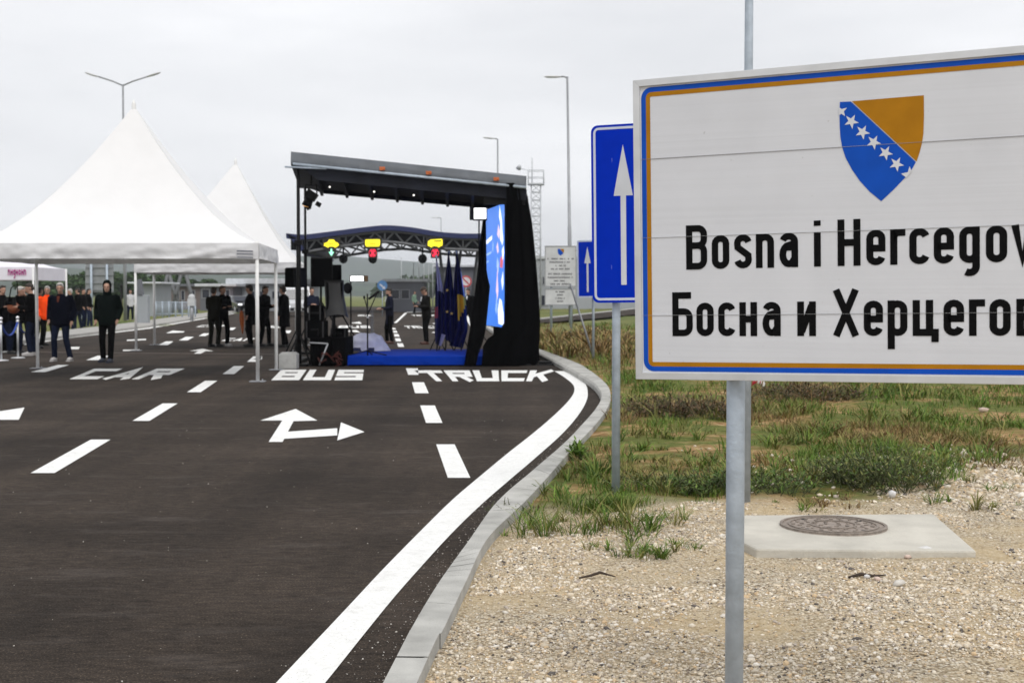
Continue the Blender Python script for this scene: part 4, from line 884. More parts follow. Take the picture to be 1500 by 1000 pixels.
# microphone stand, clear prompter glass and the covered lectern
p = G(538.5, 520.5, .215); Y = p.y
t = thing('microphone_stand', p, 'black boom microphone stand standing on the blue platform', 'microphone stand')
mb = MB(); mb.tube([p, (p.x, Y, D(538, 430, Y).z)], .016, 8)
for a, l in ((-12, .42), (192, .42), (80, .35)): mb.tube([p + Vector((0, 0, .10)), p + Vector((l * math.cos(R(a)), l * math.sin(R(a)), .012))], .013, 6)
mb.build('stand', M_blackmetal, t)
mb = MB(); mb.tube([D(538, 462, Y), D(552, 430, Y)], .011, 6); mb.tube([D(538, 452, Y), D(534, 437, Y)], .010, 6); mb.build('boom', M_blackmetal, t)
mb = MB(); mb.tube([D(540, 438, Y), D(553.5, 428, Y)], [.022, .03], 8); mb.ball(D(554, 427.5, Y), .03, 8); mb.ball(D(533.5, 435.5, Y), (.025, .025, .04), 8); mb.build('microphone', M_blackmetal, t)
mb = MB(); mb.ball(D(538.5, 465, Y), (.03, .03, .02), 8); mb.build('clamp', M_alu, t)
p = G(545.5, 513.5, .215); t = thing('prompter', p, 'narrow glass prompter panel standing behind the microphone', 'prompter'); mb = MB()
mb.slab([D(542.5, 455, p.y), D(547.5, 455, p.y), D(547.5, 510, p.y), D(542.5, 510, p.y)], (0, .02, 0))
m = mat('smoked_glass', (.25, .25, .24), .1, 0, .1, 4); m.node_tree.nodes['Principled BSDF'].inputs['Alpha'].default_value = .55; mb.build('glass', m, t)
mb = MB(); mb.box((p.x, p.y, .225), (.25, .2, .02)); mb.build('base', M_blackmetal, t)
p = G(535, 514, .215)
p = p + Vector((.03, 0, 0)); t = thing('covered_lectern', p, 'low bundle covered with a crumpled pale lilac cloth on the platform', 'covered lectern')
mb = MB(); n = 26; m_ = 14; vs = []
for i in range(m_ + 1):
    f = i / m_; 
    for j in range(n):
        a = 2 * math.pi * j / n
        rx = .78 * (.40 + .10 * f) * math.sin(min(1, f * 1.35 + .02) * math.pi / 2) ; ry = .30 * math.sin(min(1, f * 1.4 + .02) * math.pi / 2)
        x = rx * math.cos(a) + (.20 * max(0, math.cos(a)) * f ** 2); y = ry * math.sin(a); z = .40 * (1 - f ** 2.1) + .06 * (noise.noise((x * 5, y * 5, 2)) + .5 * noise.noise((x * 13, y * 13, f * 9))) * math.sin(f * math.pi)
        q = 1 + .12 * noise.noise((a * 1.7, f * 5, 1)); vs.append((p.x + x * q - .04, p.y + y * q + .1, max(.222, .222 + z)))
mb.add(vs, [(i * n + j, (i + 1) * n + j, (i + 1) * n + (j + 1) % n, i * n + (j + 1) % n) for i in range(m_) for j in range(n)], True); mb.build('cloth', mat('pale_lilac_cloth', (.56, .57, .72), .8, 0, .12, 9, .8, 16), t)
mb = MB(); mb.bb((p.x - .36, p.y - .2, .222), (p.x + .2, p.y + .05, .30)); mb.build('base', mat('navy_base', (.01, .015, .07), .7), t)

# ---------------------------------------------------------------- the three flags at the back of the platform
def flag(px_base, px_tip, ytip, cols, label, tops, half, hang):
    b = G(px_base, 513.5, .215); Y = b.y; tip = D(px_tip, ytip, Y)
    t = thing('flag', b, label, 'flag', 'flags hanging on poles at the back of the platform')
    mb = MB(); mb.tube([b + Vector((0, 0, .05)), tip], .016, 8); mb.build('pole', M_blackmetal, t)
    mb = MB(); mb.ball(tip + Vector((0, 0, .02)), (.025, .025, .05), 8); mb.build('finial', M_alu, t)
    mb = MB()
    for a in (30, 150, 270): mb.tube([b + Vector((0, 0, .38)), b + Vector((.2 * math.cos(R(a)), .2 * math.sin(R(a)), .01))], .012, 6)
    mb.build('foot', M_blackmetal, t)
    mb = MB(); m_, n = 22, 22; vs = []
    for i in range(m_ + 1):
        f = i / m_; y = tops + (hang - tops) * f; xc, hw = interp(f, half)[0] if False else (interp(f, [(a, c) for a, c, _ in half]), interp(f, [(a, e) for a, _, e in half]))
        for j in range(n + 1):
            u = j / n; x = xc + hw * (2 * u - 1)
            yy_ = y - 6 * math.sin(u * math.pi) * (1 - f) + 4 * (u - .5) * f
            vs.append(D(x, yy_, Y - .06 + .055 * math.sin(u * 15 + f * 2 + px_base) * min(1, f * 3 + .2)))
    for i in range(m_):
        for j in range(n):
            mb.m = cols(j / n, i / m_); mb.add([vs[i * (n + 1) + j], vs[(i + 1) * (n + 1) + j], vs[(i + 1) * (n + 1) + j + 1], vs[i * (n + 1) + j + 1]], [(0, 1, 2, 3)], True)
    fl = mb.build('cloth', [mat('flag_navy', (.006, .008, .07), .7, spec=.2), mat('flag_white', (.45, .44, .62), .7), mat('flag_yellow', (.62, .36, .02), .7), mat('flag_red', (.38, .03, .05), .7)], t)
    return t, Y
t, Y = flag(640.5, 639.5, 377, lambda u, v: 1 if (v < .32 and u > .1 + v * .5) or (v > .82 and u > .6) else (3 if .50 < v < .64 and u < .3 and (int(u * 20) + int(v * 40)) % 2 else 0), 'leftmost flag, pale on top then navy with a red check patch', 387, [(0, 640, 1.5), (.3, 643.5, 6), (.6, 645, 8), (.85, 645, 8.5), (1, 642, 4)], 505)
t, Y = flag(653, 657, 371, lambda u, v: 0, 'navy middle flag with a few gold stars', 372, [(0, 657, 1), (.25, 657.5, 5), (.5, 656.5, 9), (.8, 657, 9.5), (1, 659, 7)], 500)
mb = MB()
for x, y in ((655, 425), (655, 456.5), (661.5, 459)): mb.poly([D(x + (2.6 if k % 2 == 0 else 1.1) * math.sin(R(36 * k)), y - (2.6 if k % 2 == 0 else 1.1) * math.cos(R(36 * k)), Y - .135) for k in range(10)])
mb.build('star', mat('gold_star', (.6, .4, .1), .6), t)
flag(676, 668, 371, lambda u, v: 2 if .42 < v < .80 - .28 * u and u > .30 else (1 if v < .42 and u > .9 and v > .15 else 0), 'navy flag with a broad yellow field, rightmost of the three', 373, [(0, 669.5, 1), (.25, 671, 6), (.5, 673, 9), (.8, 675, 10.5), (1, 668, 10)], 508)
# ---------------------------------------------------------------- people
def remesh(mb, name, m, parent, vox, it=3):
    o = mb.build(name + '_raw', m, None); r = o.modifiers.new('r', 'REMESH'); r.mode = 'VOXEL'; r.voxel_size = vox; r.use_smooth_shade = True
    s = o.modifiers.new('s', 'SMOOTH'); s.iterations = it; s.factor = .5
    me = bpy.data.meshes.new_from_object(o.evaluated_get(bpy.context.evaluated_depsgraph_get())); bpy.data.objects.remove(o)
    me.name = name; p = bpy.data.objects.new(name, me); COL.objects.link(p); p.parent = parent
    if not me.materials: me.materials.append(m)
    return p
SKIN = mat('skin', (.42, .24, .17), .55, 0, .08, 12)
def cloth(c, name): return mat('cloth_' + name, c, .95, 0, .18, 5, .35, 22, spec=.04)
def person(px, foot, label, face=0, ht=1.75, jacket=('black', (.012, .012, .014)), trousers=('dark_blue', (.018, .024, .05)), hair=('dark_brown', (.03, .02, .014)), shoes=('black_shoe', (.012, .012, .012)),
           arms=None, legs=None, bend=0, headturn=0, nod=0, long=0, hood=False, bulk=1.0, bald=False, Y=None, z0=0.0, vox=.02, lean=0, collar=None, group='people standing about the event', beard=False):
    p = G(px, foot) if Y is None else Vector((D(px, 432, Y).x, Y, z0))
    k = ht / 1.75
    base = Vector((p.x, p.y, z0))
    # joints, facing -Y
    rj = random.Random(int(px * 13 + foot * 5 + (Y or 0) * 3)); J = lambda v, a: tuple(c + rj.uniform(-a, a) for c in v); sw = rj.choice((-1, 1)); headturn += rj.uniform(-22, 22); nod += rj.uniform(-4, 10); bend += rj.uniform(-1, 4)
    hip = {s: Vector((s * .095, 0, .92)) for s in (-1, 1)}
    L_ = legs or {}
    knee = {s: Vector(L_.get(('k', s), (s * (.105 + rj.uniform(-.01, .035)), -.015 - (.07 if s == sw else 0), .50))) for s in (-1, 1)}
    ank = {s: Vector(L_.get(('a', s), (s * (.125 + rj.uniform(-.02, .06)), .02 - (.10 * rj.random() if s == sw else -.04 * rj.random()), .085))) for s in (-1, 1)}
    sh0 = {s: Vector((s * .185 * (.5 + .5 * bulk), .01, 1.425)) for s in (-1, 1)}
    A_ = arms or {}
    elb0 = {s: Vector(A_.get(('e', s), (s * (.245 + rj.uniform(0, .05)), .035 + rj.uniform(-.03, .05), 1.15))) for s in (-1, 1)}
    wri0 = {s: Vector(A_.get(('w', s), (s * (.255 + rj.uniform(-.02, .03)), -.05 - rj.random() * (.12 if s == sw else .02), .91 + (.05 if s == sw else 0) * rj.random()))) for s in (-1, 1)}
    RB = Matrix.Rotation(R(bend), 3, 'X'); pv = Vector((0, 0, .95))
    def up(v): return pv + RB @ (Vector(v) - pv)
    sh = {s: up(sh0[s]) for s in (-1, 1)}; elb = {s: up(elb0[s]) for s in (-1, 1)}; wri = {s: up(wri0[s]) for s in (-1, 1)}
    HM = RB @ Matrix.Rotation(R(headturn), 3, 'Z') @ Matrix.Rotation(R(nod), 3, 'X'); hc = up((0, -.015, 1.635))
    def sc(mb): mb.v = [tuple(Vector(v) * k) for v in mb.v]; return mb
    def ell(mb, rs, n=14):                                          # torso rings in rest pose, bent with the trunk
        kk = len(mb.v); mb.rings(rs, n)
        for i in range(kk, len(mb.v)):
            if mb.v[i][2] > .95: mb.v[i] = tuple(up(mb.v[i]))
    # body
    mb = MB(); H = lambda x, y, z: hc + HM @ Vector((x, y, z))
    mb.ball(H(0, .012, .03), (.074, .094, .092), 12, HM); mb.ball(H(0, -.022, -.035), (.056, .066, .078), 12, HM); mb.ball(H(0, -.055, -.088), (.03, .028, .024), 8, HM)
    mb.tube([H(0, -.082, .012), H(0, -.108, -.026)], [.011, .017], 8); mb.ball(H(0, -.106, -.028), (.018, .013, .012), 6, HM)
    mb.ball(H(0, -.086, .028), (.05, .014, .011), 8, HM); mb.ball(H(0, -.088, -.062), (.024, .012, .010), 8, HM)
    for s in (-1, 1): mb.ball(H(s * .076, .012, -.005), (.012, .02, .032), 6, HM)
    mb.tube([up((0, .02, 1.40)), up((0, .012, 1.50)), hc + HM @ Vector((0, .015, -.05))], [.07, .056, .052], 10)
    ell(mb, [(0, 0, .88, .13, .09), (0, 0, 1.0, .125, .085), (0, .0, 1.2, .135, .095), (0, .005, 1.36, .15, .09), (0, .01, 1.44, .10, .07)])
    for s in (-1, 1):
        mb.tube([sh[s], elb[s], wri[s]], [.045, .036, .026], 8); mb.ball(sh[s], .05, 8)
        d = (wri[s] - elb[s]).normalized(); sd = Vector((0, -1, 0)); sd = (sd - d * sd.dot(d)); sd = sd.normalized() if sd.length > .1 else Vector((s, 0, 0)); nn = d.cross(sd)
        pc = wri[s] + d * .055; mb.tube([wri[s], pc, wri[s] + d * .095], [.026, .036, .034], 8, flat=.6)
        for f in range(4):
            q = wri[s] + d * .09 + sd * (.027 - .018 * f); l = (.070, .080, .074, .056)[f]; cu = nn * (-s) * .012
            mb.tube([q, q + d * l * .55 + cu * .4, q + d * l * .9 + cu * 1.8], [.0105, .010, .008], 6)
        q = wri[s] + d * .035 + sd * .028; mb.tube([q, q + sd * .028 + d * .03, q + sd * .030 + d * .062], [.013, .011, .009], 6)
        mb.tube([hip[s], knee[s], ank[s]], [.075, .05, .035], 8); mb.tube([ank[s] + Vector((0, .03, -.03)), ank[s] + Vector((s * .01, -.14, -.055))], [.035, .026], 8)
    body = remesh(sc(mb), 'person', SKIN, None, .0125, 2); body.location = base; body.rotation_euler.z = R(face)
    body.data.materials.clear(); body.data.materials.append(SKIN); tag(body, label, 'person', group)
    # face details
    mb = MB()
    for s in (-1, 1): mb.ball(H(s * .031, -.087, .008), (.012, .006, .006), 6, HM)
    sc(mb).build('eyes', mat('eye_dark', (.03, .025, .02), .3), body, world=False)
    # jacket
    mb = MB(); b_ = bulk; hem = .80 - long
    rs = [(0, 0, hem, .175 * b_ + long * .06, .125 * b_ + long * .05), (0, 0, .92, .178 * b_, .130 * b_), (0, -.005, 1.06, .170 * b_, .128 * b_), (0, -.004, 1.22, .182 * b_, .134 * b_), (0, .003, 1.34, .192 * b_, .126 * b_), (0, .01, 1.43, .150 * b_, .098 * b_), (0, .014, 1.475, .085, .078), (0, .012, 1.515, .070, .068)]
    if long: rs.insert(1, (0, 0, (hem + .92) / 2, .172 * b_, .122 * b_))
    ell(mb, rs, 16)
    for s in (-1, 1):
        mb.ball(sh[s] - Vector((s * .008, 0, .012)), (.070 * b_, .072 * b_, .066 * b_), 10); d = (wri[s] - elb[s]).normalized()
        mb.tube([sh[s], sh[s].lerp(elb[s], .5), elb[s], elb[s].lerp(wri[s], .5), wri[s] - d * .0, wri[s] + d * .012], [.072 * b_, .062 * b_, .056 * b_, .050 * b_, .044 * b_, .042 * b_], 10)
    if hood:
        mb.ball(H(0, .035, .045), (.10, .10, .125), 12, HM); mb.ball(H(0, .05, -.06), (.10, .09, .10), 10, HM); mb.ball(up((0, .0, 1.50)), (.10, .10, .06), 10)
    rr_ = random.Random(int(px * 7 + foot))
    for q in range(16):                                             # a few folds
        a = rr_.uniform(0, 6.28); z = rr_.uniform(.86, 1.35); c = up((.165 * b_ * math.cos(a), .118 * b_ * math.sin(a), z)); mb.tube([c, c + Vector((rr_.uniform(-.05, .05), 0, rr_.uniform(-.09, .03)))], .014, 6)
    jk = remesh(sc(mb), 'jacket', cloth(jacket[1], jacket[0]), body, vox * k, 3)
    if hood:
        me = jk.data; bm = bmesh.new(); bm.from_mesh(me); hk = hc * k
        bmesh.ops.delete(bm, geom=[f for f in bm.faces if abs(f.calc_center_median().x - hk.x) < .062 * k and -.075 * k < f.calc_center_median().z - hk.z < .075 * k and f.calc_center_median().y < hk.y - .035 * k], context='FACES'); bm.to_mesh(me); bm.free()
    if collar:
        mb = MB(); c0, c1 = up((0, -.105 * b_, 1.465)), up((0, -.145 * b_, 1.33)); mb.slab([c0 + Vector((-.035, -.012, 0)), c0 + Vector((.035, -.012, 0)), c1 + Vector((.012, -.012, 0)), c1 + Vector((-.012, -.012, 0))], (0, .02, 0)); sc(mb).build('shirt_front', cloth(collar[1], collar[0]), body, world=False)
    # trousers
    mb = MB(); mb.rings([(0, 0, .82, .155, .112), (0, 0, .92, .158, .115), (0, 0, 1.0, .15, .11)], 14); mb.ball((0, 0, .85), (.15, .115, .09), 12)
    for s in (-1, 1):
        an = ank[s] + (knee[s] - ank[s]).normalized() * -.01; mb.tube([hip[s] + Vector((0, 0, -.04)), hip[s].lerp(knee[s], .45), knee[s], knee[s].lerp(ank[s], .5), an], [.098, .088, .072, .066, .062], 10)
        mb.ball(knee[s] + Vector((0, -.02, 0)), .062, 8); mb.ball(an + Vector((0, 0, .03)), (.068, .068, .035), 8)
    remesh(sc(mb), 'trousers', cloth(trousers[1], trousers[0]), body, vox * k, 2)
    for s in (-1, 1):
        mb = MB(); a = ank[s]; z = a.z - .085
        mb.tube([(a.x, a.y + .055, z + .045), (a.x, a.y - .02, z + .055), (a.x + s * .008, a.y - .12, z + .040), (a.x + s * .012, a.y - .20, z + .032)], [.042, .050, .046, .030], 10); mb.box((a.x + s * .006, a.y - .07, z + .012), (.085, .25, .02)); mb.tube([(a.x, a.y, z + .05), (a.x, a.y, z + .115)], [.046, .043], 8)
        sc(mb).build('shoe', mat(shoes[0], shoes[1], .5), body, world=False)
    if not hood:
        mb = MB()
        if bald: mb.ball(H(0, .035, .0), (.079, .085, .055), 12, HM); 
        else: mb.ball(H(0, .026, .050), (.082, .096, .082), 12, HM); mb.ball(H(0, .052, -.01), (.078, .068, .07), 10, HM); mb.tube([H(-.05, -.055, .095), H(.05, -.058, .10)], .024, 8)
        remesh(sc(mb), 'hair', mat('hair_' + hair[0], hair[1], .7, 0, .3, 40), body, .014, 1)
    if beard:
        mb = MB(); mb.ball(H(0, -.048, -.075), (.055, .05, .045), 10, HM); sc(mb).build('beard', mat('hair_' + hair[0], hair[1], .7, 0, .3, 40), body, world=False)
    return body
def P_(o, v): M = Matrix.Rotation(o.rotation_euler.z, 3, 'Z'); return o.location + M @ Vector(v)

walkL = {('k', -1): (-.11, -.12, .50), ('a', -1): (-.115, -.10, .085), ('k', 1): (.11, .0, .50), ('a', 1): (.12, .16, .10)}
POCK = {('e', -1): (-.27, .07, 1.15), ('w', -1): (-.20, -.07, .96), ('e', 1): (.27, .07, 1.15), ('w', 1): (.20, -.07, .96)}
PHONE = {('e', -1): (-.24, -.02, 1.14), ('w', -1): (-.07, -.27, 1.20), ('e', 1): (.24, -.02, 1.14), ('w', 1): (.08, -.28, 1.19)}
FOLD = {('e', -1): (-.26, -.02, 1.15), ('w', -1): (.04, -.2, 1.17), ('e', 1): (.26, -.02, 1.15), ('w', 1): (-.04, -.22, 1.14)}
NAVY = ('navy', (.0035, .0042, .009)); BLACK = ('black', (.003, .003, .0034)); JEANS = ('jeans', (.008, .0115, .026)); GREEN = ('dark_green', (.004, .0065, .006)); OLIVE = ('olive', (.011, .0105, .007)); DK = ('charcoal', (.005, .005, .0055)); COAT = ('slate_blue', (.013, .015, .028)); WHS = ('pale_shoe', (.45, .43, .42)); GREYH = ('grey', (.40, .38, .36)); BR = ('brown_shoe', (.06, .022, .014))
person(90, 529, 'person with grey hair in a navy jacket, jeans and pale shoes by the tent leg', 0, 1.77, NAVY, JEANS, GREYH, WHS, bulk=1.17, collar=('rust', (.10, .03, .02)))
person(158, 530.5, 'person in a dark hooded jacket with the hood up, stepping forward', -4, 1.79, GREEN, BLACK, shoes=('dark_trainer', (.02, .025, .04)), arms={('e', -1): (-.27, .07, 1.15), ('w', -1): (-.235, -.06, .93), ('e', 1): (.28, .06, 1.15), ('w', 1): (.25, -.05, .94)}, legs={('k', -1): (-.10, -.05, .5), ('a', -1): (-.10, .0, .085), ('k', 1): (.12, -.1, .5), ('a', 1): (.12, -.16, .085)}, hood=True, bulk=1.12)
person(69, 0, 'person in a bright orange jacket seen behind the grey-haired one', 30, 1.74, ('orange', (.90, .075, .012)), DK, GREYH, bulk=1.08, Y=36.5, vox=.024)
gp = 'people talking in the line beyond the tent'
person(103, 0, 'person with cropped grey hair at the near end of the line beyond the tent', -60, 1.75, NAVY, JEANS, GREYH, Y=53, vox=.026, group=gp, bulk=1.1)
person(114.5, 0, 'person with dark hair and black jacket second in the line beyond the tent', -100, 1.78, BLACK, JEANS, Y=56, vox=.026, group=gp, bulk=1.1)
person(122, 0, 'person with hands in pockets in the line beyond the tent', 80, 1.77, DK, JEANS, Y=58, vox=.026, arms=POCK, group=gp, bulk=1.05)
person(130, 0, 'person in black at the far right of the line beyond the tent', 100, 1.78, BLACK, ('dark_blue', (.018, .024, .05)), Y=60, vox=.026, group=gp, bulk=1.05)
gm = 'press people with cameras behind the rope'
cam_op = person(47, 520.5, 'person in a black jacket and blue jeans facing left with a camera behind the rope', -75, 1.78, BLACK, JEANS, shoes=WHS, arms=PHONE, bulk=1.12, group=gm, nod=18)
person(22, 518, 'person in black bending over a camera bag at the left edge', 70, 1.74, BLACK, JEANS, GREYH, arms=PHONE, bend=14, bulk=1.1, group=gm)
per3 = person(4, 0, 'person in black partly cut off by the left edge of the picture', 40, 1.74, DK, JEANS, Y=33.5, arms=PHONE, group=gm)
person(33, 0, 'person with fair hair and a black jacket raising a camera under the small pop-up tent', 25, 1.72, BLACK, DK, ('fair', (.30, .22, .13)), Y=35.2, arms={('e', -1): (-.30, -.10, 1.22), ('w', -1): (-.06, -.22, 1.52), ('e', 1): (.30, -.10, 1.22), ('w', 1): (.07, -.22, 1.50)}, group=gm, bulk=1.08)
person(12, 0, 'person in grey leaning forward behind the camera bag under the pop-up tent', -30, 1.70, ('mid_grey', (.05, .05, .055)), JEANS, GREYH, Y=36, bend=18, arms=PHONE, group=gm, bulk=1.1)
person(57, 0, 'person in dark blue seen between the tent leg and the orange jacket', 140, 1.73, ('blue_black', (.014, .017, .032)), DK, Y=38.5, arms=POCK, group=gm, bulk=1.05)
person(313, 508, 'person in an olive jacket turned away, left one of the pair under the second tent', 150, 1.72, OLIVE, OLIVE, arms=FOLD, bulk=1.12)
person(326, 507.5, 'person in black facing the olive jacket, right one of the pair under the second tent', 45, 1.76, DK, BLACK, ('chestnut', (.06, .03, .018)), shoes=WHS, arms=FOLD, bulk=1.1)
umbp = person(367, 507.5, 'person in a black coat holding a folded orange umbrella', -80, 1.78, BLACK, BLACK, bulk=1.15, long=.18)
person(387, 507, 'person in black half hidden by the tent leg, looking at a phone', 70, 1.76, DK, BLACK, arms=PHONE, bulk=1.08)
person(417, 508.5, 'person in a long black coat between the tent leg and the roof legs', -100, 1.76, BLACK, BLACK, bulk=1.15, long=.22)
techp = person(457, 499, 'person in a dark jacket with pale papers behind the loudspeakers', 20, 1.74, ('blue_black', (.014, .017, .032)), BLACK, arms=PHONE)
person(571, 503, 'bearded person in a slate blue coat facing left behind the platform', -75, 1.70, COAT, BLACK, ('black_hair', (.015, .011, .01)), BR, arms={('e', -1): (-.25, -.02, 1.14), ('w', -1): (-.20, -.24, 1.12), ('e', 1): (.25, .0, 1.14), ('w', 1): (.16, -.22, 1.1)}, long=.20, beard=True, collar=('shirt_white', (.6, .62, .66)))
pho = person(625, 504, 'person in a dark grey suit looking down at a phone behind the platform', -62, 1.74, ('dark_grey', (.012, .0115, .011)), DK, ('brown', (.04, .025, .018)), BR, arms=PHONE, bend=4, nod=30, bulk=1.08, collar=('shirt_white', (.6, .62, .66)))
person(607, 0, 'person in a pale green vest and dark trousers walking near the border booth', 60, 1.8, ('vest_green', (.16, .24, .18)), BLACK, legs=walkL, Y=104, vox=.035)
person(686, 0, 'person in black beside the round sign, half hidden behind the flags', -20, 1.75, BLACK, BLACK, Y=52, vox=.03, bulk=1.1, collar=('shirt_white', (.6, .62, .66)))
person(191, 0, 'person in a white jacket standing far off by the fence', 20, 1.8, ('white_jacket', (.55, .55, .57)), JEANS, Y=74, vox=.03, shoes=WHS)

# things they hold or have put down
def held(o, v, name, label, cat, fn):
    c = P_(o, v); M = Matrix.Rotation(o.rotation_euler.z, 3, 'Z'); mb = MB(); return fn(mb, c, M, name, label, cat)
def phone(o, label):
    def fn(mb, c, M, name, label, cat):
        t = thing(name, c, label, cat); mb.box(c, (.075, .012, .15), M @ Matrix.Rotation(R(-50), 3, 'X')); mb.build('body', M_blackmetal, t, bevel=.004)
        mb = MB(); mb.box(c + M @ Vector((0, .0062, .005)), (.066, .004, .135), M @ Matrix.Rotation(R(-50), 3, 'X')); mb.build('glass', M_glass, t)
    held(o, (.005, -.37, 1.23), 'phone', label, 'phone', fn)
phone(pho, 'phone held in both hands by the person in the dark grey suit')
def camera_(o, label):
    def fn(mb, c, M, name, label, cat):
        t = thing(name, c, label, cat, 'press cameras'); mb.box(c, (.16, .09, .12), M); mb.box(c + M @ Vector((0, 0, .08)), (.07, .07, .05), M); mb.build('body', M_blackmetal, t, bevel=.008)
        mb = MB(); mb.tube([c + M @ Vector((0, -.04, 0)), c + M @ Vector((0, -.20, 0))], [.045, .05], 12); mb.build('lens', M_black, t)
    held(o, (.005, -.40, 1.30), 'camera', label, 'camera', fn)
camera_(cam_op, 'black camera held by the person in jeans behind the rope')
camera_(per3, 'black camera held by the person cut off at the left edge')
u = P_(umbp, (.16, -.24, 1.0)); u2 = D(355.5, 489, u.y - .1)
t = thing('umbrella', (u.x, u.y, 0), 'folded orange umbrella held point down', 'umbrella')
a = D(353.5, 455, u.y - .1); mb = MB(); mb.tube([a, a.lerp(u2, .12), a.lerp(u2, .4), a.lerp(u2, .8), u2], [.025, .06, .07, .035, .01], 10); mb.build('canopy', mat('orange_cloth', (.40, .09, .012), .7, 0, .2, 14), t)
mb = MB(); mb.tube([a, a + (a - u2) * .16], .012, 6); mb.tube([a + (a - u2) * .16, a + (a - u2) * .2 + Vector((.03, 0, 0)), a + (a - u2) * .15 + Vector((.06, 0, 0))], .014, 6); mb.build('handle', M_blackmetal, t)
c = P_(techp, (.0, -.32, 1.20)); mb = MB()
for i in range(4): mb.box(D(453 + i * 2.6, 455 + (i % 2) * 3 - 1, c.y - .05 * i), (.15, .03, .16), Matrix.Rotation(R(25 * i - 30), 3, 'Y'))
tag(mb.build('paper_bundle', mat('paper', (.42, .42, .43), .8)), 'crumpled bundle of pale papers held behind the loudspeakers', 'papers')
c = D(20, 451, 32.6); t = thing('shoulder_bag', c, 'tan leather shoulder bag hanging from the person bending at the left edge', 'bag')
mb = MB(); mb.ball(c, (.17, .10, .15), 12); mb.box(c + Vector((0, -.06, .03)), (.26, .08, .12)); remesh(mb, 'body', mat('tan_leather', (.22, .06, .022), .5, 0, .2, 8), t, .02); kids(t)[0].location = -c
mb = MB(); mb.tube([c + Vector((-.13, 0, .1)), c + Vector((-.08, .06, .5)), c + Vector((.05, .12, .62)), c + Vector((.12, 0, .1))], .014, 6); mb.build('strap', M_black, t)
b = G(22, 514); t = thing('camera_bag', (b.x, b.y - .5, 0), 'large black equipment bag on the road behind the rope', 'bag')
mb = MB(); mb.box((b.x, b.y - .3, .24), (.50, .3, .44)); mb.ball((b.x, b.y - .3, .42), (.25, .16, .1), 10); mb.ball((b.x + .22, b.y - .32, .2), (.12, .12, .16), 10); o = remesh(mb, 'body', M_black, t, .03); o.location = -Vector(t.location)
mb = MB(); mb.tube([(b.x - .12, b.y - .35, .5), (b.x, b.y - .35, .6), (b.x + .12, b.y - .35, .5)], .018, 6); mb.build('handle', M_black, t)
# rope barrier
post_x = []
for i, (px, ft) in enumerate(((2, 528.5), (26.5, 524.5), (48.5, 516))):
    p = G(px, ft); post_x.append(p); t = thing('barrier_post', p, ['chrome rope post cut by the left edge of the picture', 'middle chrome rope post holding blue rope', 'chrome rope post farthest from the left edge, in front of the person in jeans'][i], 'rope post', 'chrome posts of the rope barrier')
    mb = MB(); mb.tube([p + Vector((0, 0, .02)), p + Vector((0, 0, .92))], .024, 12); mb.build('pole', M_alu, t)
    mb = MB(); mb.tube([p, p + Vector((0, 0, .02)), p + Vector((0, 0, .035))], [.16, .155, .05], 20); mb.build('base', M_alu, t)
    mb = MB(); mb.ball(p + Vector((0, 0, .96)), .042, 12); mb.tube([p + Vector((0, 0, .85)), p + Vector((0, 0, .90))], .036, 12); mb.build('finial', mat('bright_chrome', (.8, .8, .82), .25, .5), t)
M_rope = mat('blue_rope', (.012, .05, .30), .7, 0, .15, 20)
for i, (p, q) in enumerate(((post_x[0], post_x[1]), (post_x[1], post_x[2]))):
    mb = MB(); mb.tube([p.lerp(q, k / 14) + Vector((0, 0, .86 - .30 * (1 - (2 * k / 14 - 1) ** 2))) for k in range(15)], .024, 8); tag(mb.build('barrier_rope', M_rope), ['sagging blue rope nearest the left edge', 'sagging blue rope in front of the person in jeans'][i], 'rope', 'blue ropes of the barrier')
# ---------------------------------------------------------------- border canopy and its lane signals
CY0, CY1 = 110.0, 128.0
cp = thing('border_canopy', (D(565, 432, CY0).x, (CY0 + CY1) / 2, 0), 'wide arched blue-edged canopy on steel trusses over the border lanes', 'canopy')
top = smooth_path([Vector((x, y, 0)) for x, y in [(419, 341.5), (440, 343.5), (460, 342), (500, 337), (535, 332.5), (565, 330), (600, 332.5), (640, 339), (670, 341.5), (700, 342), (740, 340), (766, 337)]], 5)
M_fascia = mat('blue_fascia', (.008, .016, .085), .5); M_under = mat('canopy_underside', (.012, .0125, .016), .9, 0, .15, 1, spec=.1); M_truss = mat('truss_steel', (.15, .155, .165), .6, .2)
pts = [D(p.x, p.y, CY0) for p in top]
mb = MB()
for p, q in zip(pts, pts[1:]):
    d = Vector((0, CY1 - CY0, 0)); dn = Vector((0, 0, -.42)); mb.add([p, q, q + d, p + d, p + dn, q + dn, q + d + dn, p + d + dn], [(0, 1, 2, 3), (4, 7, 6, 5), (0, 4, 5, 1), (3, 2, 6, 7)])
p = pts[0]; e = D(447, 375, CY0); e2 = pts[5] + Vector((0, 0, -.42)); mb.add([p, p + d, e + d, e, e2, e2 + d], [(0, 1, 2, 3), (3, 2, 5, 4), (0, 3, 4)])
mb.build('roof', [M_fascia], cp)
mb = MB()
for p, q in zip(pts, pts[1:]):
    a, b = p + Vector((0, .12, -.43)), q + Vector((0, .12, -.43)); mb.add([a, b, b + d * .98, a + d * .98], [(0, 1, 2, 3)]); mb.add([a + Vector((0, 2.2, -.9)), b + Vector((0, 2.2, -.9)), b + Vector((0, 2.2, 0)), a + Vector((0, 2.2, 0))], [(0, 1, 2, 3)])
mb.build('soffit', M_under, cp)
low = [(448, 369), (460, 366.5), (496, 361), (533, 355.5), (565, 353.5), (590, 356), (621, 361), (651, 364), (700, 366.5), (740, 364), (764, 361)]
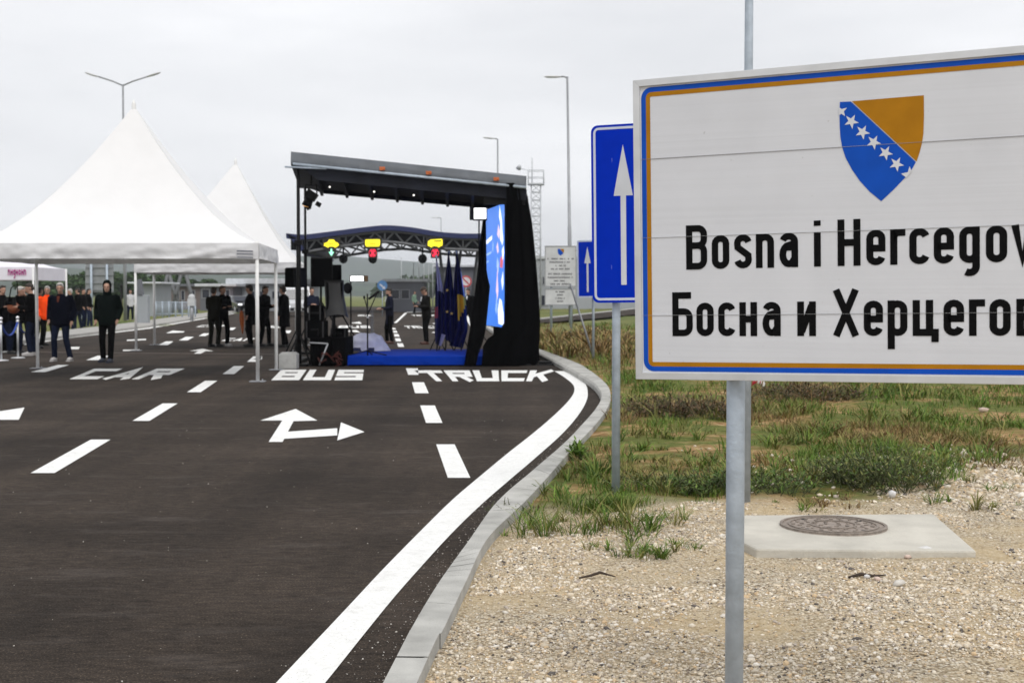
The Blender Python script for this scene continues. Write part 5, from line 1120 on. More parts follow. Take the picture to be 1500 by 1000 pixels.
for Y in (CY0 + .5, CY1 - .5):
    mb = MB(); cps = [D(x, y, CY0) for x, y in low]; cps = [Vector((c.x, Y, c.z)) for c in cps]; up_ = []
    mb.tube(cps, .13, 8)
    for c in cps:
        z = interp(c.x, [(p.x, p.z) for p in pts]) - .5; up_.append(Vector((c.x, Y, z)))
    mb.tube(up_, .10, 8)
    N_ = 22; xa, xb = cps[0].x, cps[-1].x
    L1 = [(c.x, c.z) for c in cps]; U1 = [(c.x, c.z) for c in up_]
    for i in range(N_):
        x0_, x1_ = xa + (xb - xa) * i / N_, xa + (xb - xa) * (i + 1) / N_; a, b = (Vector((x0_, Y, interp(x0_, L1))), Vector((x1_, Y, interp(x1_, U1)))) if i % 2 == 0 else (Vector((x0_, Y, interp(x0_, U1))), Vector((x1_, Y, interp(x1_, L1))))
        mb.tube([a, b], .075, 6)
        if i % 4 == 0: mb.tube([Vector((x0_, Y, interp(x0_, L1))), Vector((x0_, Y, interp(x0_, U1)))], .075, 6)
    mb.build('truss', M_truss, cp)
mb = MB(); z_ = lambda x: interp(x, [(c.x, c.z) for c in cps])
for i in range(12):
    x = cps[0].x + (cps[-1].x - cps[0].x) * i / 11; mb.tube([(x, CY0 + .5, z_(x)), (x, CY1 - .5, z_(x))], .09, 6)
mb.build('purlin', M_truss, cp)
for px, lean in ((452, .5), (655, -.6), (662, .7), (676, -.4), (690, .5), (750, -.4)):
    b = D(px, 432, CY0 + 6); mb = MB(); mb.tube([(b.x, CY0 + 6, 0), (b.x + lean * 1.2, CY0 + 6, z_(b.x) + .3)], [.16, .13], 10); mb.build('column', M_truss, cp)
for px in (503, 546, 619): b = D(px, 379, CY0 + 9); mb = MB(); mb.ball(b, (.42, .3, .45), 10); mb.tube([b, b + Vector((0, 0, 1.0))], .08, 6); mb.build('floodlight', M_blackmetal, cp)
ml = mat('lamp_yellow', (.95, .80, .02), .5, emit=.75, var=.04); mr_ = mat('lamp_red', (.85, .02, .06), .5, emit=.9, var=.04); mg = mat('lamp_green', (.35, .95, .65), .5, emit=1.0, var=.04); MK = mat('signal_black', (.012, .01, .008), .7)
def lane_signal(px, kind, green, label):
    Y = CY0 - .3; k = Y / F
    c = D(px, 356, Y); t = thing('lane_signal', c, label, 'lane signal', 'lit lane signals under the canopy')
    f = lambda x, y, d=0: D(px + x, y, Y) + Vector((0, -d, 0))
    mb = MB(); mb.slab([f(-13, 348), f(13, 348), f(13, 364), f(-13, 364)], (0, .25, 0)); mb.slab([f(-6.5, 364), f(6.5, 364), f(6.5, 378), f(-6.5, 378)], (0, .25, 0)); mb.build('housing', MK, t)
    if kind == 'car': o = [(-11, 360), (-10.5, 356.5), (-5.5, 354.5), (-3.5, 351), (3.5, 351), (6, 354.5), (10, 356), (11, 359.5), (8.5, 361), (5.5, 363), (3, 361.2), (-3, 361.2), (-5, 363), (-8, 361)]
    elif kind == 'bus': o = [(-10.5, 351), (10, 350.5), (10.8, 352.5), (10.5, 359), (9, 361), (-9, 361.2), (-11, 359), (-11, 353)]
    else: o = [(-10.5, 353.5), (-6, 350.8), (10, 350), (10.8, 352), (10.5, 359.5), (8.5, 360.5), (5, 362.3), (2, 360.5), (-3, 360.5), (-5.5, 362.5), (-8, 361), (-10.8, 360)]
    mb = MB(); mb.slab([f(x, y, .02) for x, y in o], (0, -.02, 0)); mb.build('symbol', ml, t)
    mb = MB()
    w_ = (-4.5, 4.5, 356.3, 357.3) if kind != 'truck' else (-2, 9, 352.4, 354)
    mb.slab([f(w_[0], w_[2], .045), f(w_[1], w_[2], .045), f(w_[1], w_[3], .045), f(w_[0], w_[3], .045)], (0, -.01, 0)); mb.build('slot', MK, t)
    mb = MB()
    if green: mb.slab([f(x, y, .02) for x, y in [(-1.1, 364.5), (1.1, 364.5), (1.1, 369), (4, 369), (0, 375), (-4, 369), (-1.1, 369)]], (0, -.02, 0))
    else:
        for s in (-1, 1): mb.slab([f(s * -4.2, 366, .02 + .01 * (s > 0)), f(s * -2, 365, .02 + .01 * (s > 0)), f(s * 4.2, 375, .02 + .01 * (s > 0)), f(s * 2, 376, .02 + .01 * (s > 0))], (0, -.02, 0))
        for a in range(12): mb.slab([f(5.6 * math.cos(R(a * 30 + q)) * rr__, 370.5 + 5.6 * math.sin(R(a * 30 + q)) * rr__, .02) for q, rr__ in ((3, 1), (3, .86), (27, .86), (27, 1))], (0, -.02, 0))
    mb.build('arrow' if green else 'cross', mg if green else mr_, t)
lane_signal(485.5, 'car', True, 'lane signal with yellow car symbol over a green arrow')
lane_signal(546, 'bus', False, 'lane signal with yellow bus symbol over a red cross')
lane_signal(637.5, 'truck', False, 'lane signal with yellow lorry symbol over a red cross')

# ---------------------------------------------------------------- booths and buildings
M_clad = mat('grey_cladding', (.30, .32, .34), .6, 0, .06, 1); M_dclad = mat('dark_cladding', (.13, .135, .155), .6, 0, .08, 1); M_roofw = mat('pale_roof_edge', (.55, .57, .60), .6)
def building(name, x0, x1, yt, Y, depth, label, cat, wins=(), roof=.25, over=.4, m=None, mr=None, z0=-.1, door=None):
    a, b = D(x0, yt, Y), D(x1, yt, Y); zt = a.z; t = thing(name, ((a.x + b.x) / 2, Y + depth / 2, 0), label, cat)
    mb = MB(); mb.bb((a.x, Y, z0), (b.x, Y + depth, zt - roof)); wl = mb.build('wall', m or M_clad, t)
    mb = MB(); mb.bb((a.x - over, Y - over, zt - roof), (b.x + over, Y + depth + over, zt)); mb.build('roof', mr or M_roofw, t, bevel=.03)
    for (u0, v0, u1, v1) in wins:
        p, q = D(u0, v0, Y), D(u1, v1, Y); mb = MB(); fr = .06
        for c_ in (((p.x, q.z), (p.x + fr, p.z)), ((q.x - fr, q.z), (q.x, p.z)), ((p.x + fr, p.z - fr), (q.x - fr, p.z)), ((p.x + fr, q.z), (q.x - fr, q.z + fr))): mb.bb((c_[0][0], Y - .06, c_[0][1]), (c_[1][0], Y - .002, c_[1][1]))
        w_ = mb.build('window', M_grey, t); mb = MB(); mb.bb((p.x + fr, Y - .03, q.z + fr), (q.x - fr, Y - .004, p.z - fr)); mb.build('pane', M_glass, w_)
    return t
building('control_booth', 566, 620, 408.5, 116, 5, 'dark grey border booth with pale flat roof and two wide windows behind the bearded person', 'booth', [(573.5, 424, 585.5, 438), (587.5, 424, 600, 438)], m=M_dclad)
tb = building('terminal_building', 700, 1150, 375, 130, 14, 'long pale grey border building with dark windows behind the notice board', 'building', [(794.5, 405, 798, 417), (792.5, 432, 803, 448), (850, 405, 866, 416), (872, 405, 888, 416), (905, 405, 921, 416), (945, 405, 961, 416), (985, 405, 1001, 416)], roof=.3, over=.15, m=mat('pale_wall', (.36, .38, .41), .7, 0, .06, .7))
building('terminal_building', 640, 697, 388, 142, 10, 'grey flat-roofed hall behind the flags under the canopy', 'building', [(650, 412, 662, 430), (668, 412, 680, 430)], m=M_dclad)
building('inspection_hall', 338, 440, 408, 122, 12, 'long low grey hall with pale roof edge seen between the tent legs', 'building', [(344, 424, 352, 438), (366, 426, 374, 438), (380, 426, 392, 438), (398, 426, 410, 438), (416, 426, 428, 438)], roof=.5)
building('control_booth', 293, 341, 415.5, 118, 6, 'grey border booth with dark windows behind the pair under the second tent', 'booth', [(295.5, 423, 307.5, 437), (310.5, 423, 317.5, 437), (330, 424, 337, 436)], m=M_dclad)
building('gate_house', 200, 228, 413, 88, 4, 'small grey-panelled cabin with pale ledge left of the slanted posts', 'cabin', [(204, 428, 211, 438)], roof=.12, over=.5, m=M_clad)
building('brown_house', 238, 300, 416, 128, 8, 'low brownish building with dark doors behind the slanted posts', 'building', [(242, 425, 248, 440), (257, 425, 263, 440), (265, 425, 271, 440), (278, 425, 286, 440)], m=mat('brown_wall', (.16, .13, .125), .8, 0, .1, 1), mr=M_dclad)
mb = MB(); t = thing('post_frame', (D(255, 432, 100).x, 100, 0), 'row of slanted dark steel posts holding up a beam beyond the tents', 'steel frame')
for px, l in ((243, -1), (252, 1.4), (262, -1.2), (276, 1.2)):
    b = D(px, 432, 100); mb = MB(); mb.tube([(b.x + l * .5, 100, 0), (b.x - l * .3, 100, 3.8)], .15, 10); mb.build('post', M_truss, t)
a, b = D(238, 397, 100), D(286, 397, 100); mb = MB(); mb.bb((a.x, 99.7, 3.6), (b.x, 100.4, 4.0)); mb.build('beam', M_dclad, t)
# antenna mast
b = D(785, 432, 118); t = thing('lattice_mast', (b.x, 118, 0), 'pale lattice mast with a railed platform and antennas', 'mast')
zt = D(785, 270, 118).z; hw = .42; mb = MB()
for sx in (-1, 1):
    for sy in (-1, 1): mb.tube([(b.x + sx * hw, 118 + sy * hw, 0), (b.x + sx * hw, 118 + sy * hw, zt)], .06, 6)
n = 16
for i in range(n):
    z0_, z1_ = zt * i / n, zt * (i + 1) / n
    for s in (-1, 1):
        mb.tube([(b.x - hw * s, 118 - hw, z0_), (b.x + hw * s, 118 - hw, z1_)], .03, 5); mb.tube([(b.x - hw, 118 + s * hw, z1_), (b.x + hw, 118 + s * hw, z1_)], .03, 5); mb.tube([(b.x + s * hw, 118 - hw, z1_), (b.x + s * hw, 118 + hw, z0_)], .03, 5)
mb.build('lattice', mat('mast_grey', (.50, .52, .55), .6), t)
mb = MB(); mb.box((b.x, 118, zt), (1.5, 1.3, .12))
for s in (-1, 1): mb.tube([(b.x + s * .7, 117.4, zt), (b.x + s * .7, 117.4, zt + 1.25)], .04, 6); mb.tube([(b.x + s * .7, 118.6, zt), (b.x + s * .7, 118.6, zt + 1.25)], .04, 6)
for z in (.6, 1.22): mb.tube([(b.x - .7, 117.4, zt + z), (b.x + .7, 117.4, zt + z)], .03, 5); mb.tube([(b.x - .7, 118.6, zt + z), (b.x + .7, 118.6, zt + z)], .03, 5)
mb.build('platform', mat('mast_grey', (.50, .52, .55), .6), t)
mb = MB(); mb.tube([(b.x - .35, 118, zt), (b.x - .35, 118, zt + 2.4)], .045, 6); mb.tube([(b.x - 1.6, 117.6, zt + 1.35), (b.x - 1.45, 117.4, zt + 1.65)], [.25, .14], 8); mb.tube([(b.x - .7, 117.5, zt + 1.2), (b.x - 1.5, 117.5, zt + 1.4)], .03, 5); mb.build('antenna', mat('mast_grey', (.50, .52, .55), .6), t)

# ---------------------------------------------------------------- lamp posts
M_lampost = mat('lamp_post_steel', (.30, .31, .33), .5, .3); M_lamphead = mat('lamp_head', (.62, .63, .65), .4)
def lamp(px, ytop, Y, label, double=False, arm=1.5, tilt=0, lean=0):
    tp = D(px, ytop, Y); bx = tp.x + lean; H = tp.z; t = thing('street_lamp', (bx, Y, 0), label, 'street lamp', 'tall lamp posts along the crossing')
    mb = MB(); mb.tube([(bx, Y, 0), (bx + (tp.x - bx) * .4, Y, H * .4), (bx + (tp.x - bx) * .4, Y, H * .4 + .02), (tp.x, Y, H)], [.10, .09, .075, .05], 12); mb.box((bx, Y, .02), (.35, .35, .04)); mb.build('pole', M_lampost, t)
    for s in ((-1, 1) if double else (-1,)):
        e = Vector((tp.x + s * arm, Y, H + arm * tilt)); mb = MB(); mb.tube([(tp.x, Y, H - .06), (tp.x + s * arm * .4, Y, H + arm * tilt * .4), e], .04, 8); ar = mb.build('arm', M_lampost, t)
        mb = MB(); d_ = Vector((s, 0, tilt)).normalized(); mb.tube([e - d_ * .05, e + d_ * .25, e + d_ * .6, e + d_ * .75], [.07, .13, .12, .04], 10, flat=.5); mb.build('lamp_head', M_lamphead, ar)
lamp(180, 124, 71, 'street lamp with two arms spread in a V rising behind the tent', True, 1.35, .32)
lamp(831, 112.5, 62, 'tallest single-arm street lamp, standing behind the notice board', arm=.35, lean=.19)
lamp(729, 203.5, 87, 'single-arm street lamp rising above the right end of the stage roof', arm=.25, tilt=.1)
lamp(646, 319, 175, 'far small street lamp rising above the border canopy', arm=.6)

# rear of a big direction sign, round signs, poles and fence, vehicles
Y = 72; t = thing('direction_sign', (D(145, 432, Y).x, Y, 0), 'big grey direction sign seen from behind between the standing people', 'road sign')
mb = MB(); mb.slab([D(125, 383, Y), D(166, 383, Y), D(166, 428, Y), D(125, 428, Y)], (0, .06, 0)); pn = mb.build('panel', mat('sign_back', (.27, .28, .29), .6, .2), t)
mb = MB()
for y in (391, 402, 414, 424): mb.slab([D(125, y, Y - .06), D(166, y, Y - .06), D(166, y + 1, Y - .06), D(125, y + 1, Y - .06)], (0, .055, 0))
mb.build('rib', M_grey, pn)
for px in (134, 157): b = D(px, 432, Y - .15); mb = MB(); mb.tube([(b.x, Y - .15, -.1), (b.x, Y - .15, D(px, 384, Y).z)], .07, 10); mb.build('post', M_galv, t)
def disc_sign(px, yc, Y, r, label, mc, ring_=None, face=None):
    c = D(px, yc, Y); t = thing('round_sign', (c.x, Y, 0), label, 'road sign'); mb = MB(); mb.tube([(c.x, Y + .06, 0), (c.x, Y + .06, c.z)], .03, 8); mb.build('post', M_galv, t)
    mb = MB(); mb.tube([c + Vector((0, .02, 0)), c], r, 28); pl_ = mb.build('panel', mc, t)
    if ring_:
        mb = MB(); A = [c + Vector((r * .98 * math.cos(R(i * 12)), -.004, r * .98 * math.sin(R(i * 12)))) for i in range(30)]; B = [c + Vector((r * .74 * math.cos(R(i * 12)), -.004, r * .74 * math.sin(R(i * 12)))) for i in range(30)]
        mb.add(A + B, [(i, (i + 1) % 30, 30 + (i + 1) % 30, 30 + i) for i in range(30)]); mb.slab([c + Vector((-r * .55, -.004, r * .4)), c + Vector((-r * .4, -.004, r * .55)), c + Vector((r * .55, -.004, -r * .4)), c + Vector((r * .4, -.004, -r * .55))], (0, -.002, 0)); mb.build('ring', ring_, pl_)
    if face:
        mb = MB(); mb.poly([c + Vector((x * r, -.004, z * r)) for x, z in [(-.5, .35), (-.5, .1), (.2, -.5), (-.1, -.6), (.55, -.7), (.5, -.1), (.35, -.32), (-.2, .2)]]); mb.build('arrow', face, pl_)
disc_sign(682.5, 412, 62, .28, 'round white prohibition sign with a red ring behind the flags', mat('sign_white', (.6, .58, .6), .5), mat('sign_red', (.45, .03, .04), .5))
disc_sign(560, 418, 92, .36, 'round blue arrow sign on the island beyond the microphone', mat('mid_blue_sign', (.07, .19, .40), .5), face=mat('sign_white', (.6, .58, .6), .5))
for i, px in enumerate((606, 614, 621, 628, 634, 588)):
    b = D(px, 432, 128 + i * 2); mb = MB(); mb.tube([(b.x, b.y, 0), (b.x, b.y, 3.9 + .3 * (i % 2)), (b.x, b.y, 4.6 + .4 * (i % 3))], [.05, .045, .02], 8); mb.ball((b.x, b.y, 4.6 + .4 * (i % 3)), .07, 6)
    tag(mb.build('flag_pole', mat('white_pole', (.6, .62, .64), .5)), 'thin bare white pole near the border booth', 'pole', 'bare white poles near the booth')
def fence(x0, x1, Y, z, label, n):
    a, b = D(x0, 432, Y), D(x1, 432, Y); t = thing('rail_fence', ((a.x + b.x) / 2, Y, 0), label, 'fence'); mb = MB()
    for h in (.28, .95): mb.tube([(a.x, Y, z * h), (b.x, Y, z * h)], .035, 6)
    for i in range(n * 5): x = a.x + (b.x - a.x) * i / (n * 5); mb.tube([(x, Y, z * .28), (x, Y, z * .95)], .014, 5)
    mb.build('rail', M_galv, t)
    for i in range(n + 1): x = a.x + (b.x - a.x) * i / n; mb = MB(); mb.tube([(x, Y, -.05), (x, Y, z)], .045, 8); mb.build('post', M_galv, t)
fence(228, 286, 82, 1.1, 'pale metal rail fence beyond the tents, left of the booths', 6)
fence(60, 128, 76, 1.2, 'pale metal rail fence behind the line of talking people', 8)
def car(px, Y, face, col, label, van=False, w=1.78, l=4.3):
    b = D(px, 432, Y); t = thing('parked_car' if not van else 'parked_van', (b.x, Y, 0), label, 'van' if van else 'car'); t.rotation_euler.z = R(face)
    prof = [(-l / 2, .35), (-l / 2, .70), (-l / 2 + .25, .84), (-l * .22, .92), (-l * .05, 1.40), (l * .25, 1.46), (l * .42, 1.05), (l / 2, .95), (l / 2, .35)] if not van else [(-l / 2, .35), (-l / 2, .95), (-l * .40, 1.15), (-l * .30, 1.9), (-l * .2, 2.1), (l / 2 - .05, 2.1), (l / 2, 1.9), (l / 2, .35)]
    mb = MB(); vs = []; n = len(prof)
    for s in (-1, 1):
        for y, z in prof: vs.append((s * w / 2 * (1 - .12 * max(0, z - .95)), y, z))
    mb.add(vs, [tuple(range(n - 1, -1, -1)), tuple(range(n, 2 * n))] + [(i, (i + 1) % n, n + (i + 1) % n, n + i) for i in range(n)]); mb.build('body', mat('car_paint_' + label.split()[0], col, .25, 0, .03, coat=.6), t, world=False, bevel=.05)
    g = MB()
    if van: pts_ = [(-l * .40 + .03, 1.17), (-l * .305, 1.85)]
    else: pts_ = [(-l * .205, .96), (-l * .06, 1.36)]
    (ya, za), (yb, zb_) = pts_; hw_ = w / 2 * .86; off = Vector((0, -.03, .025)); g.slab([Vector((-hw_, ya, za)) + off, Vector((hw_, ya, za)) + off, Vector((hw_ * .92, yb, zb_)) + off, Vector((-hw_ * .92, yb, zb_)) + off], (0, -.006, .004)); g.build('windscreen', M_glass, t, world=False)
    for s in (-1, 1):
        g = MB(); zz = (1.0, 1.36) if not van else (1.2, 1.8); x_ = s * (w / 2 * (1 - .12 * max(0, zz[0] - .95)) + .006); x2 = s * (w / 2 * (1 - .12 * max(0, zz[1] - .95)) + .006); ys_ = (-l * .12, l * .3) if not van else (-l * .28, -l * .05)
        g.slab([(x_, ys_[0], zz[0]), (x_, ys_[1], zz[0]), (x2, ys_[1] - .15, zz[1]), (x2, ys_[0] + .3, zz[1])], (s * .006, 0, 0)); g.build('side_window', M_glass, t, world=False)
        g = MB(); g.box((s * w * .36, -l / 2 - .012, .70), (.34, .03, .14)); g.build('headlight', mat('headlight', (.85, .87, .9), .2, emit=.9), t, world=False, bevel=.01)
        for yy_ in (-l * .31, l * .31):
            g = MB(); g.tube([(s * (w / 2 - .2), yy_, .32), (s * (w / 2 + .012), yy_, .32)], .32, 20); wh = g.build('wheel', M_rubber, t, world=False); g = MB(); g.tube([(s * (w / 2), yy_, .32), (s * (w / 2 + .022), yy_, .32)], .19, 16); g.build('rim', M_alu, wh, world=False)
    g = MB(); g.box((0, -l / 2 - .015, .52), (w * .55, .03, .2)); g.build('grille', M_blackmetal, t, world=False, bevel=.01)
    g = MB(); g.box((0, -l / 2 - .035, .50), (.52, .01, .11)); g.build('number_plate', M_white, t, world=False)
car(354, 112, 25, (.012, .012, .016), 'dark car with lit headlights facing the tents, beside the booth')
car(344, 117, 20, (.30, .015, .02), 'red car half hidden behind the dark one')
car(434, 92, 12, (.62, .63, .65), 'white van half hidden behind the roof legs of the stage', True, 1.95, 5.0)
# information box and bin by the left kerb
b = G(208, 476); t = thing('utility_pillar', b, 'grey utility pillar with a dark slanted top near the left kerb', 'pillar'); mb = MB(); mb.bb((b.x - .35, b.y, 0), (b.x + .3, b.y + .4, 1.5)); mb.build('body', M_clad, t, bevel=.03)
mb = MB(); mb.slab([(b.x - .3, b.y - .05, 1.5), (b.x + .05, b.y - .05, 1.5), (b.x - .05, b.y - .05, 2.3), (b.x - .35, b.y - .05, 2.2)], (0, .3, 0)); mb.build('top', M_dclad, t)
b = G(281, 470); t = thing('ticket_box', b, 'white round-topped box on a post by the left kerb', 'box'); mb = MB(); mb.tube([(b.x, b.y, 0), (b.x, b.y, .9)], .1, 8); mb.build('post', M_grey, t); mb = MB(); mb.box((b.x, b.y, 1.08), (.42, .32, .42)); mb.ball((b.x, b.y, 1.36), (.21, .17, .2), 10); mb.build('body', mat('dull_white', (.5, .51, .52), .6), t)

# ---------------------------------------------------------------- hills, woods, trees
def ridge(Y, x0, x1, hs, depth, name, m, seed):
    n = 120; vs = []; 
    for i in range(n + 1):
        x = x0 + (x1 - x0) * i / n; pxx = 750 + x / Y * F
        h = interp(pxx, hs) + .10 * interp(pxx, hs) * noise.noise((i * .13, seed, 0)) + .05 * interp(pxx, hs) * noise.noise((i * .5, seed, 3))
        for j, (f, q) in enumerate(((0, -.02), (.35, .55), (.7, .9), (1, 1), (1.5, .8), (2, -.02))): vs.append((x, Y + depth * (f - 1), h * q + h * .04 * noise.noise((i * .4, j, seed))))
    mb = MB(); mb.add(vs, [(i * 6 + j, (i + 1) * 6 + j, (i + 1) * 6 + j + 1, i * 6 + j + 1) for i in range(n) for j in range(5)], True)
    return tag(mb.build(name, m), kind='structure')
M_hill = mat('wooded_hill', (.035, .055, .028), .95, 0, .35, .03, 1, .2, spec=.05)
ridge(3000, -2800, 3500, [(-900, 46), (0, 86), (200, 83), (330, 81), (480, 93), (540, 86), (600, 81), (660, 70), (760, 60), (1000, 55), (2500, 46)], 580, 'hills', M_hill, 1)
ridge(1700, -1600, 1900, [(-900, 21), (0, 36), (300, 30), (480, 23), (560, 17), (640, 21), (700, 21), (900, 19), (2500, 17)], 250, 'hills', M_hill, 5)
def leaf_mesh(n, seed, clump, leaf, mname):
    r = np.random.default_rng(seed); C = []
    for _ in range(clump):
        d = r.normal(size=3); d /= np.linalg.norm(d); C.append((d * np.array([1, 1, .95]) * r.uniform(.35, .95), r.uniform(.18, .38)))
    V = []; Fc = []; Cl = []
    for i in range(n):
        c, rad = C[r.integers(clump)]; d = r.normal(size=3); d /= np.linalg.norm(d); p = c + d * rad * r.uniform(.6, 1.05); p = p * np.array([.5, .5, .5])
        a = r.normal(size=3); a /= np.linalg.norm(a); b = np.cross(a, r.normal(size=3)); b /= np.linalg.norm(b) + 1e-9; s = leaf * r.uniform(.6, 1.4)
        k = len(V); V += [p - a * s, p + b * s * .6, p + a * s, p - b * s * .6]; Fc.append((k, k + 1, k + 2, k + 3)); g = r.uniform(.7, 1.3); Cl += [(.055 * g, .095 * g * r.uniform(.9, 1.1), .035 * g, 1)] * 4
    return V, Fc, Cl
M_leaf = mat('leaf_green', (1, 1, 1), .7, 0, .1, 1, attr='Col', spec=.2); M_bark = mat('bark', (.07, .055, .04), .9)
protos = []
def set_col(me, cols):
    a = me.color_attributes.new('Col', 'FLOAT_COLOR', 'POINT'); a.data.foreach_set('color', np.asarray(cols, dtype=np.float32).ravel())
def tree(x, Y, h, wd, label, i):
    if i < 4:
        t = thing('leafy_tree', (x, Y, -.1), label, 'tree', 'trees in the row beyond the fences')
        V, Fc, Cl = leaf_mesh(2600, 40 + i, 16, .05, ''); me = bpy.data.meshes.new('crown'); me.from_pydata([(v[0], v[1], v[2] * .8 + .58) for v in V], [], Fc); me.materials.append(M_leaf); set_col(me, Cl); o = bpy.data.objects.new('crown', me); COL.objects.link(o); o.parent = t
        mb = MB(); mb.tube([(0, 0, 0), (.01, 0, .3), (0, .01, .75)], [.03, .022, .008], 8)
        for a in range(6): an = a * 1.05; mb.tube([(0, 0, .28 + a * .05), (.18 * math.cos(an), .18 * math.sin(an), .45 + a * .05)], [.014, .005], 6)
        mb.build('trunk', M_bark, t, world=False); protos.append(t)
    else:
        t = copy_tree(protos[i % 4]); t.location = (x, Y, -.1); t['label'] = label
    t.scale = (wd, wd, h); t.rotation_euler.z = i * 1.3
rt = random.Random(4)
kinds = ['broad', 'rounded', 'tall', 'low']
for i in range(26):
    px = 52 + i * 11.6 + rt.uniform(-3, 3); Y = rt.uniform(185, 225); ytop = interp(px, [(50, 402), (80, 397), (118, 393), (166, 400), (172, 389), (190, 397), (215, 394), (250, 398), (285, 403), (320, 411), (360, 414)]) + rt.uniform(-3, 4)
    b = D(px, ytop, Y); tree(b.x, Y, (b.z + .1) / 1.0, rt.uniform(4.6, 7.2), 'green leafy tree in the row beyond the fences', i)
# far woods reading as one mass (right of the booth and behind the canopy)
V, Fc, Cl = [], [], []
for i in range(46):
    v, f, c = leaf_mesh(260, 300 + i, 8, .11, ''); px = rt.uniform(560, 700); Y = rt.uniform(520, 600); h = interp(px, [(560, 6), (600, 9), (640, 12), (700, 11)]) * rt.uniform(.8, 1.1); x = D(px, 432, Y).x; k = len(V); s = rt.uniform(9, 14)
    V += [(x + q[0] * s, Y + q[1] * s, h * (q[2] * 1.0 + .5)) for q in v]; Fc += [tuple(k + j for j in q) for q in f]; Cl += c
me = bpy.data.meshes.new('woods'); me.from_pydata(V, [], Fc); me.materials.append(M_leaf); set_col(me, Cl); o = bpy.data.objects.new('woods', me); COL.objects.link(o); tag(o, 'distant wood reading as one dark green band above the border booth', 'wood', kind='stuff')
# ---------------------------------------------------------------- gravel, stones, grass, weeds
ICO = None
def ico():
    bm = bmesh.new(); bmesh.ops.create_icosphere(bm, subdivisions=1, radius=1); bm.verts.ensure_lookup_table(); v = np.array([x.co[:] for x in bm.verts]); f = np.array([[x.index for x in q.verts] for q in bm.faces]); bm.free(); return v, f
ICO = ico()
def scatter_stones(name, P, rad, cols, seed):
    r = np.random.default_rng(seed); v, f = ICO; n = len(P); nv = len(v)
    sc = np.stack([rad * r.uniform(.7, 1.35, n), rad * r.uniform(.6, 1.15, n), rad * r.uniform(.4, .8, n)], 1); a = r.uniform(0, 6.28, n); tilt = r.normal(0, .35, n)
    jit = r.uniform(.72, 1.22, (n, nv, 1)); q = v[None] * jit * sc[:, None, :]
    ct, st_ = np.cos(tilt)[:, None], np.sin(tilt)[:, None]; y, z = q[..., 1] * ct - q[..., 2] * st_, q[..., 1] * st_ + q[..., 2] * ct
    ca, sa = np.cos(a)[:, None], np.sin(a)[:, None]; X = q[..., 0] * ca - y * sa + P[:, 0:1]; Yy = q[..., 0] * sa + y * ca + P[:, 1:2]; Z = z + P[:, 2:3]
    co = np.stack([X, Yy, Z], -1).reshape(-1, 3); F_ = (f[None] + (np.arange(n) * nv)[:, None, None]).reshape(-1, 3)
    me = bpy.data.meshes.new(name); me.vertices.add(len(co)); me.vertices.foreach_set('co', co.astype(np.float32).ravel()); me.loops.add(F_.size); me.loops.foreach_set('vertex_index', F_.astype(np.int32).ravel()); me.polygons.add(len(F_)); me.polygons.foreach_set('loop_start', np.arange(0, F_.size, 3, dtype=np.int32)); me.update(calc_edges=True); me.validate()
    set_col(me, np.repeat(np.c_[cols, np.ones(n)], nv, 0)); me.materials.append(mat('stone_mix', (1, 1, 1), .85, 0, .12, 60, attr='Col', spec=.25)); o = bpy.data.objects.new(name, me); COL.objects.link(o); return o
def edge_of_gravel(x): return interp(x, [(-1, 7.6), (.2, 8.0), (1.0, 8.7), (2.5, 9.1), (3.4, 9.8), (4.2, 11.2), (6, 12)])
in_slab = lambda x, y: 7.0 < y < 8.34 and 1.28 < x < 2.76
pts = []; rs = random.Random(9); KLX = sorted((p.y, p.x) for p in KLs)
while len(pts) < 56000:
    y = 3.2 + 9 * rs.random() ** 1.15; x = kerb_x(y) + .01 + (y * .42 - kerb_x(y) + .2) * rs.random()
    if y > edge_of_gravel(x) + .5 * noise.noise((x * 2, y * 2, 0)): continue
    if in_slab(x, y): continue
    if noise.noise((x * 1.4, y * 1.1, 33)) > .12 and rs.random() < .8: continue     # worn sandy patches
    pts.append((x, y))
P = np.array([(x, y, gz(x, y) + .002) for x, y in pts]); n = len(P)
rad = np.clip(RNG.lognormal(math.log(.0043), .50, n), .0022, .017) * (1 + .05 * (P[:, 1] - 4))
base = np.array([[.64, .55, .42], [.70, .63, .52], [.54, .44, .31], [.46, .40, .34], [.60, .45, .28], [.76, .71, .63], [.12, .105, .095], [.34, .28, .22]]); pick = RNG.choice(8, n, p=[.27, .22, .15, .1, .09, .08, .05, .04])
cols = base[pick] * RNG.uniform(.85, 1.15, (n, 1))
tag(scatter_stones('gravel', P, rad, cols, 2), 'pale crushed gravel covering the ground in front of the signs', 'gravel', kind='stuff')
# grit swept along the kerb and strewn thinly over the asphalt
pts = []
while len(pts) < 1500:
    y = 3.6 + 12 * rs.random() ** 1.6; kx = interp(y, KLX) ; d = abs(rs.gauss(0, .16)) + .015 if rs.random() < .8 else rs.uniform(0, 5)
    pts.append((kx - d, y))
P = np.array([(x, y, .002) for x, y in pts]); n = len(P)
tag(scatter_stones('grit', P, np.clip(RNG.lognormal(math.log(.0024), .4, n), .0014, .007), np.array([[.5, .47, .42], [.3, .27, .24], [.65, .62, .57]])[RNG.integers(0, 3, n)], 8), 'loose grit swept against the kerb on the asphalt', 'grit', kind='stuff')
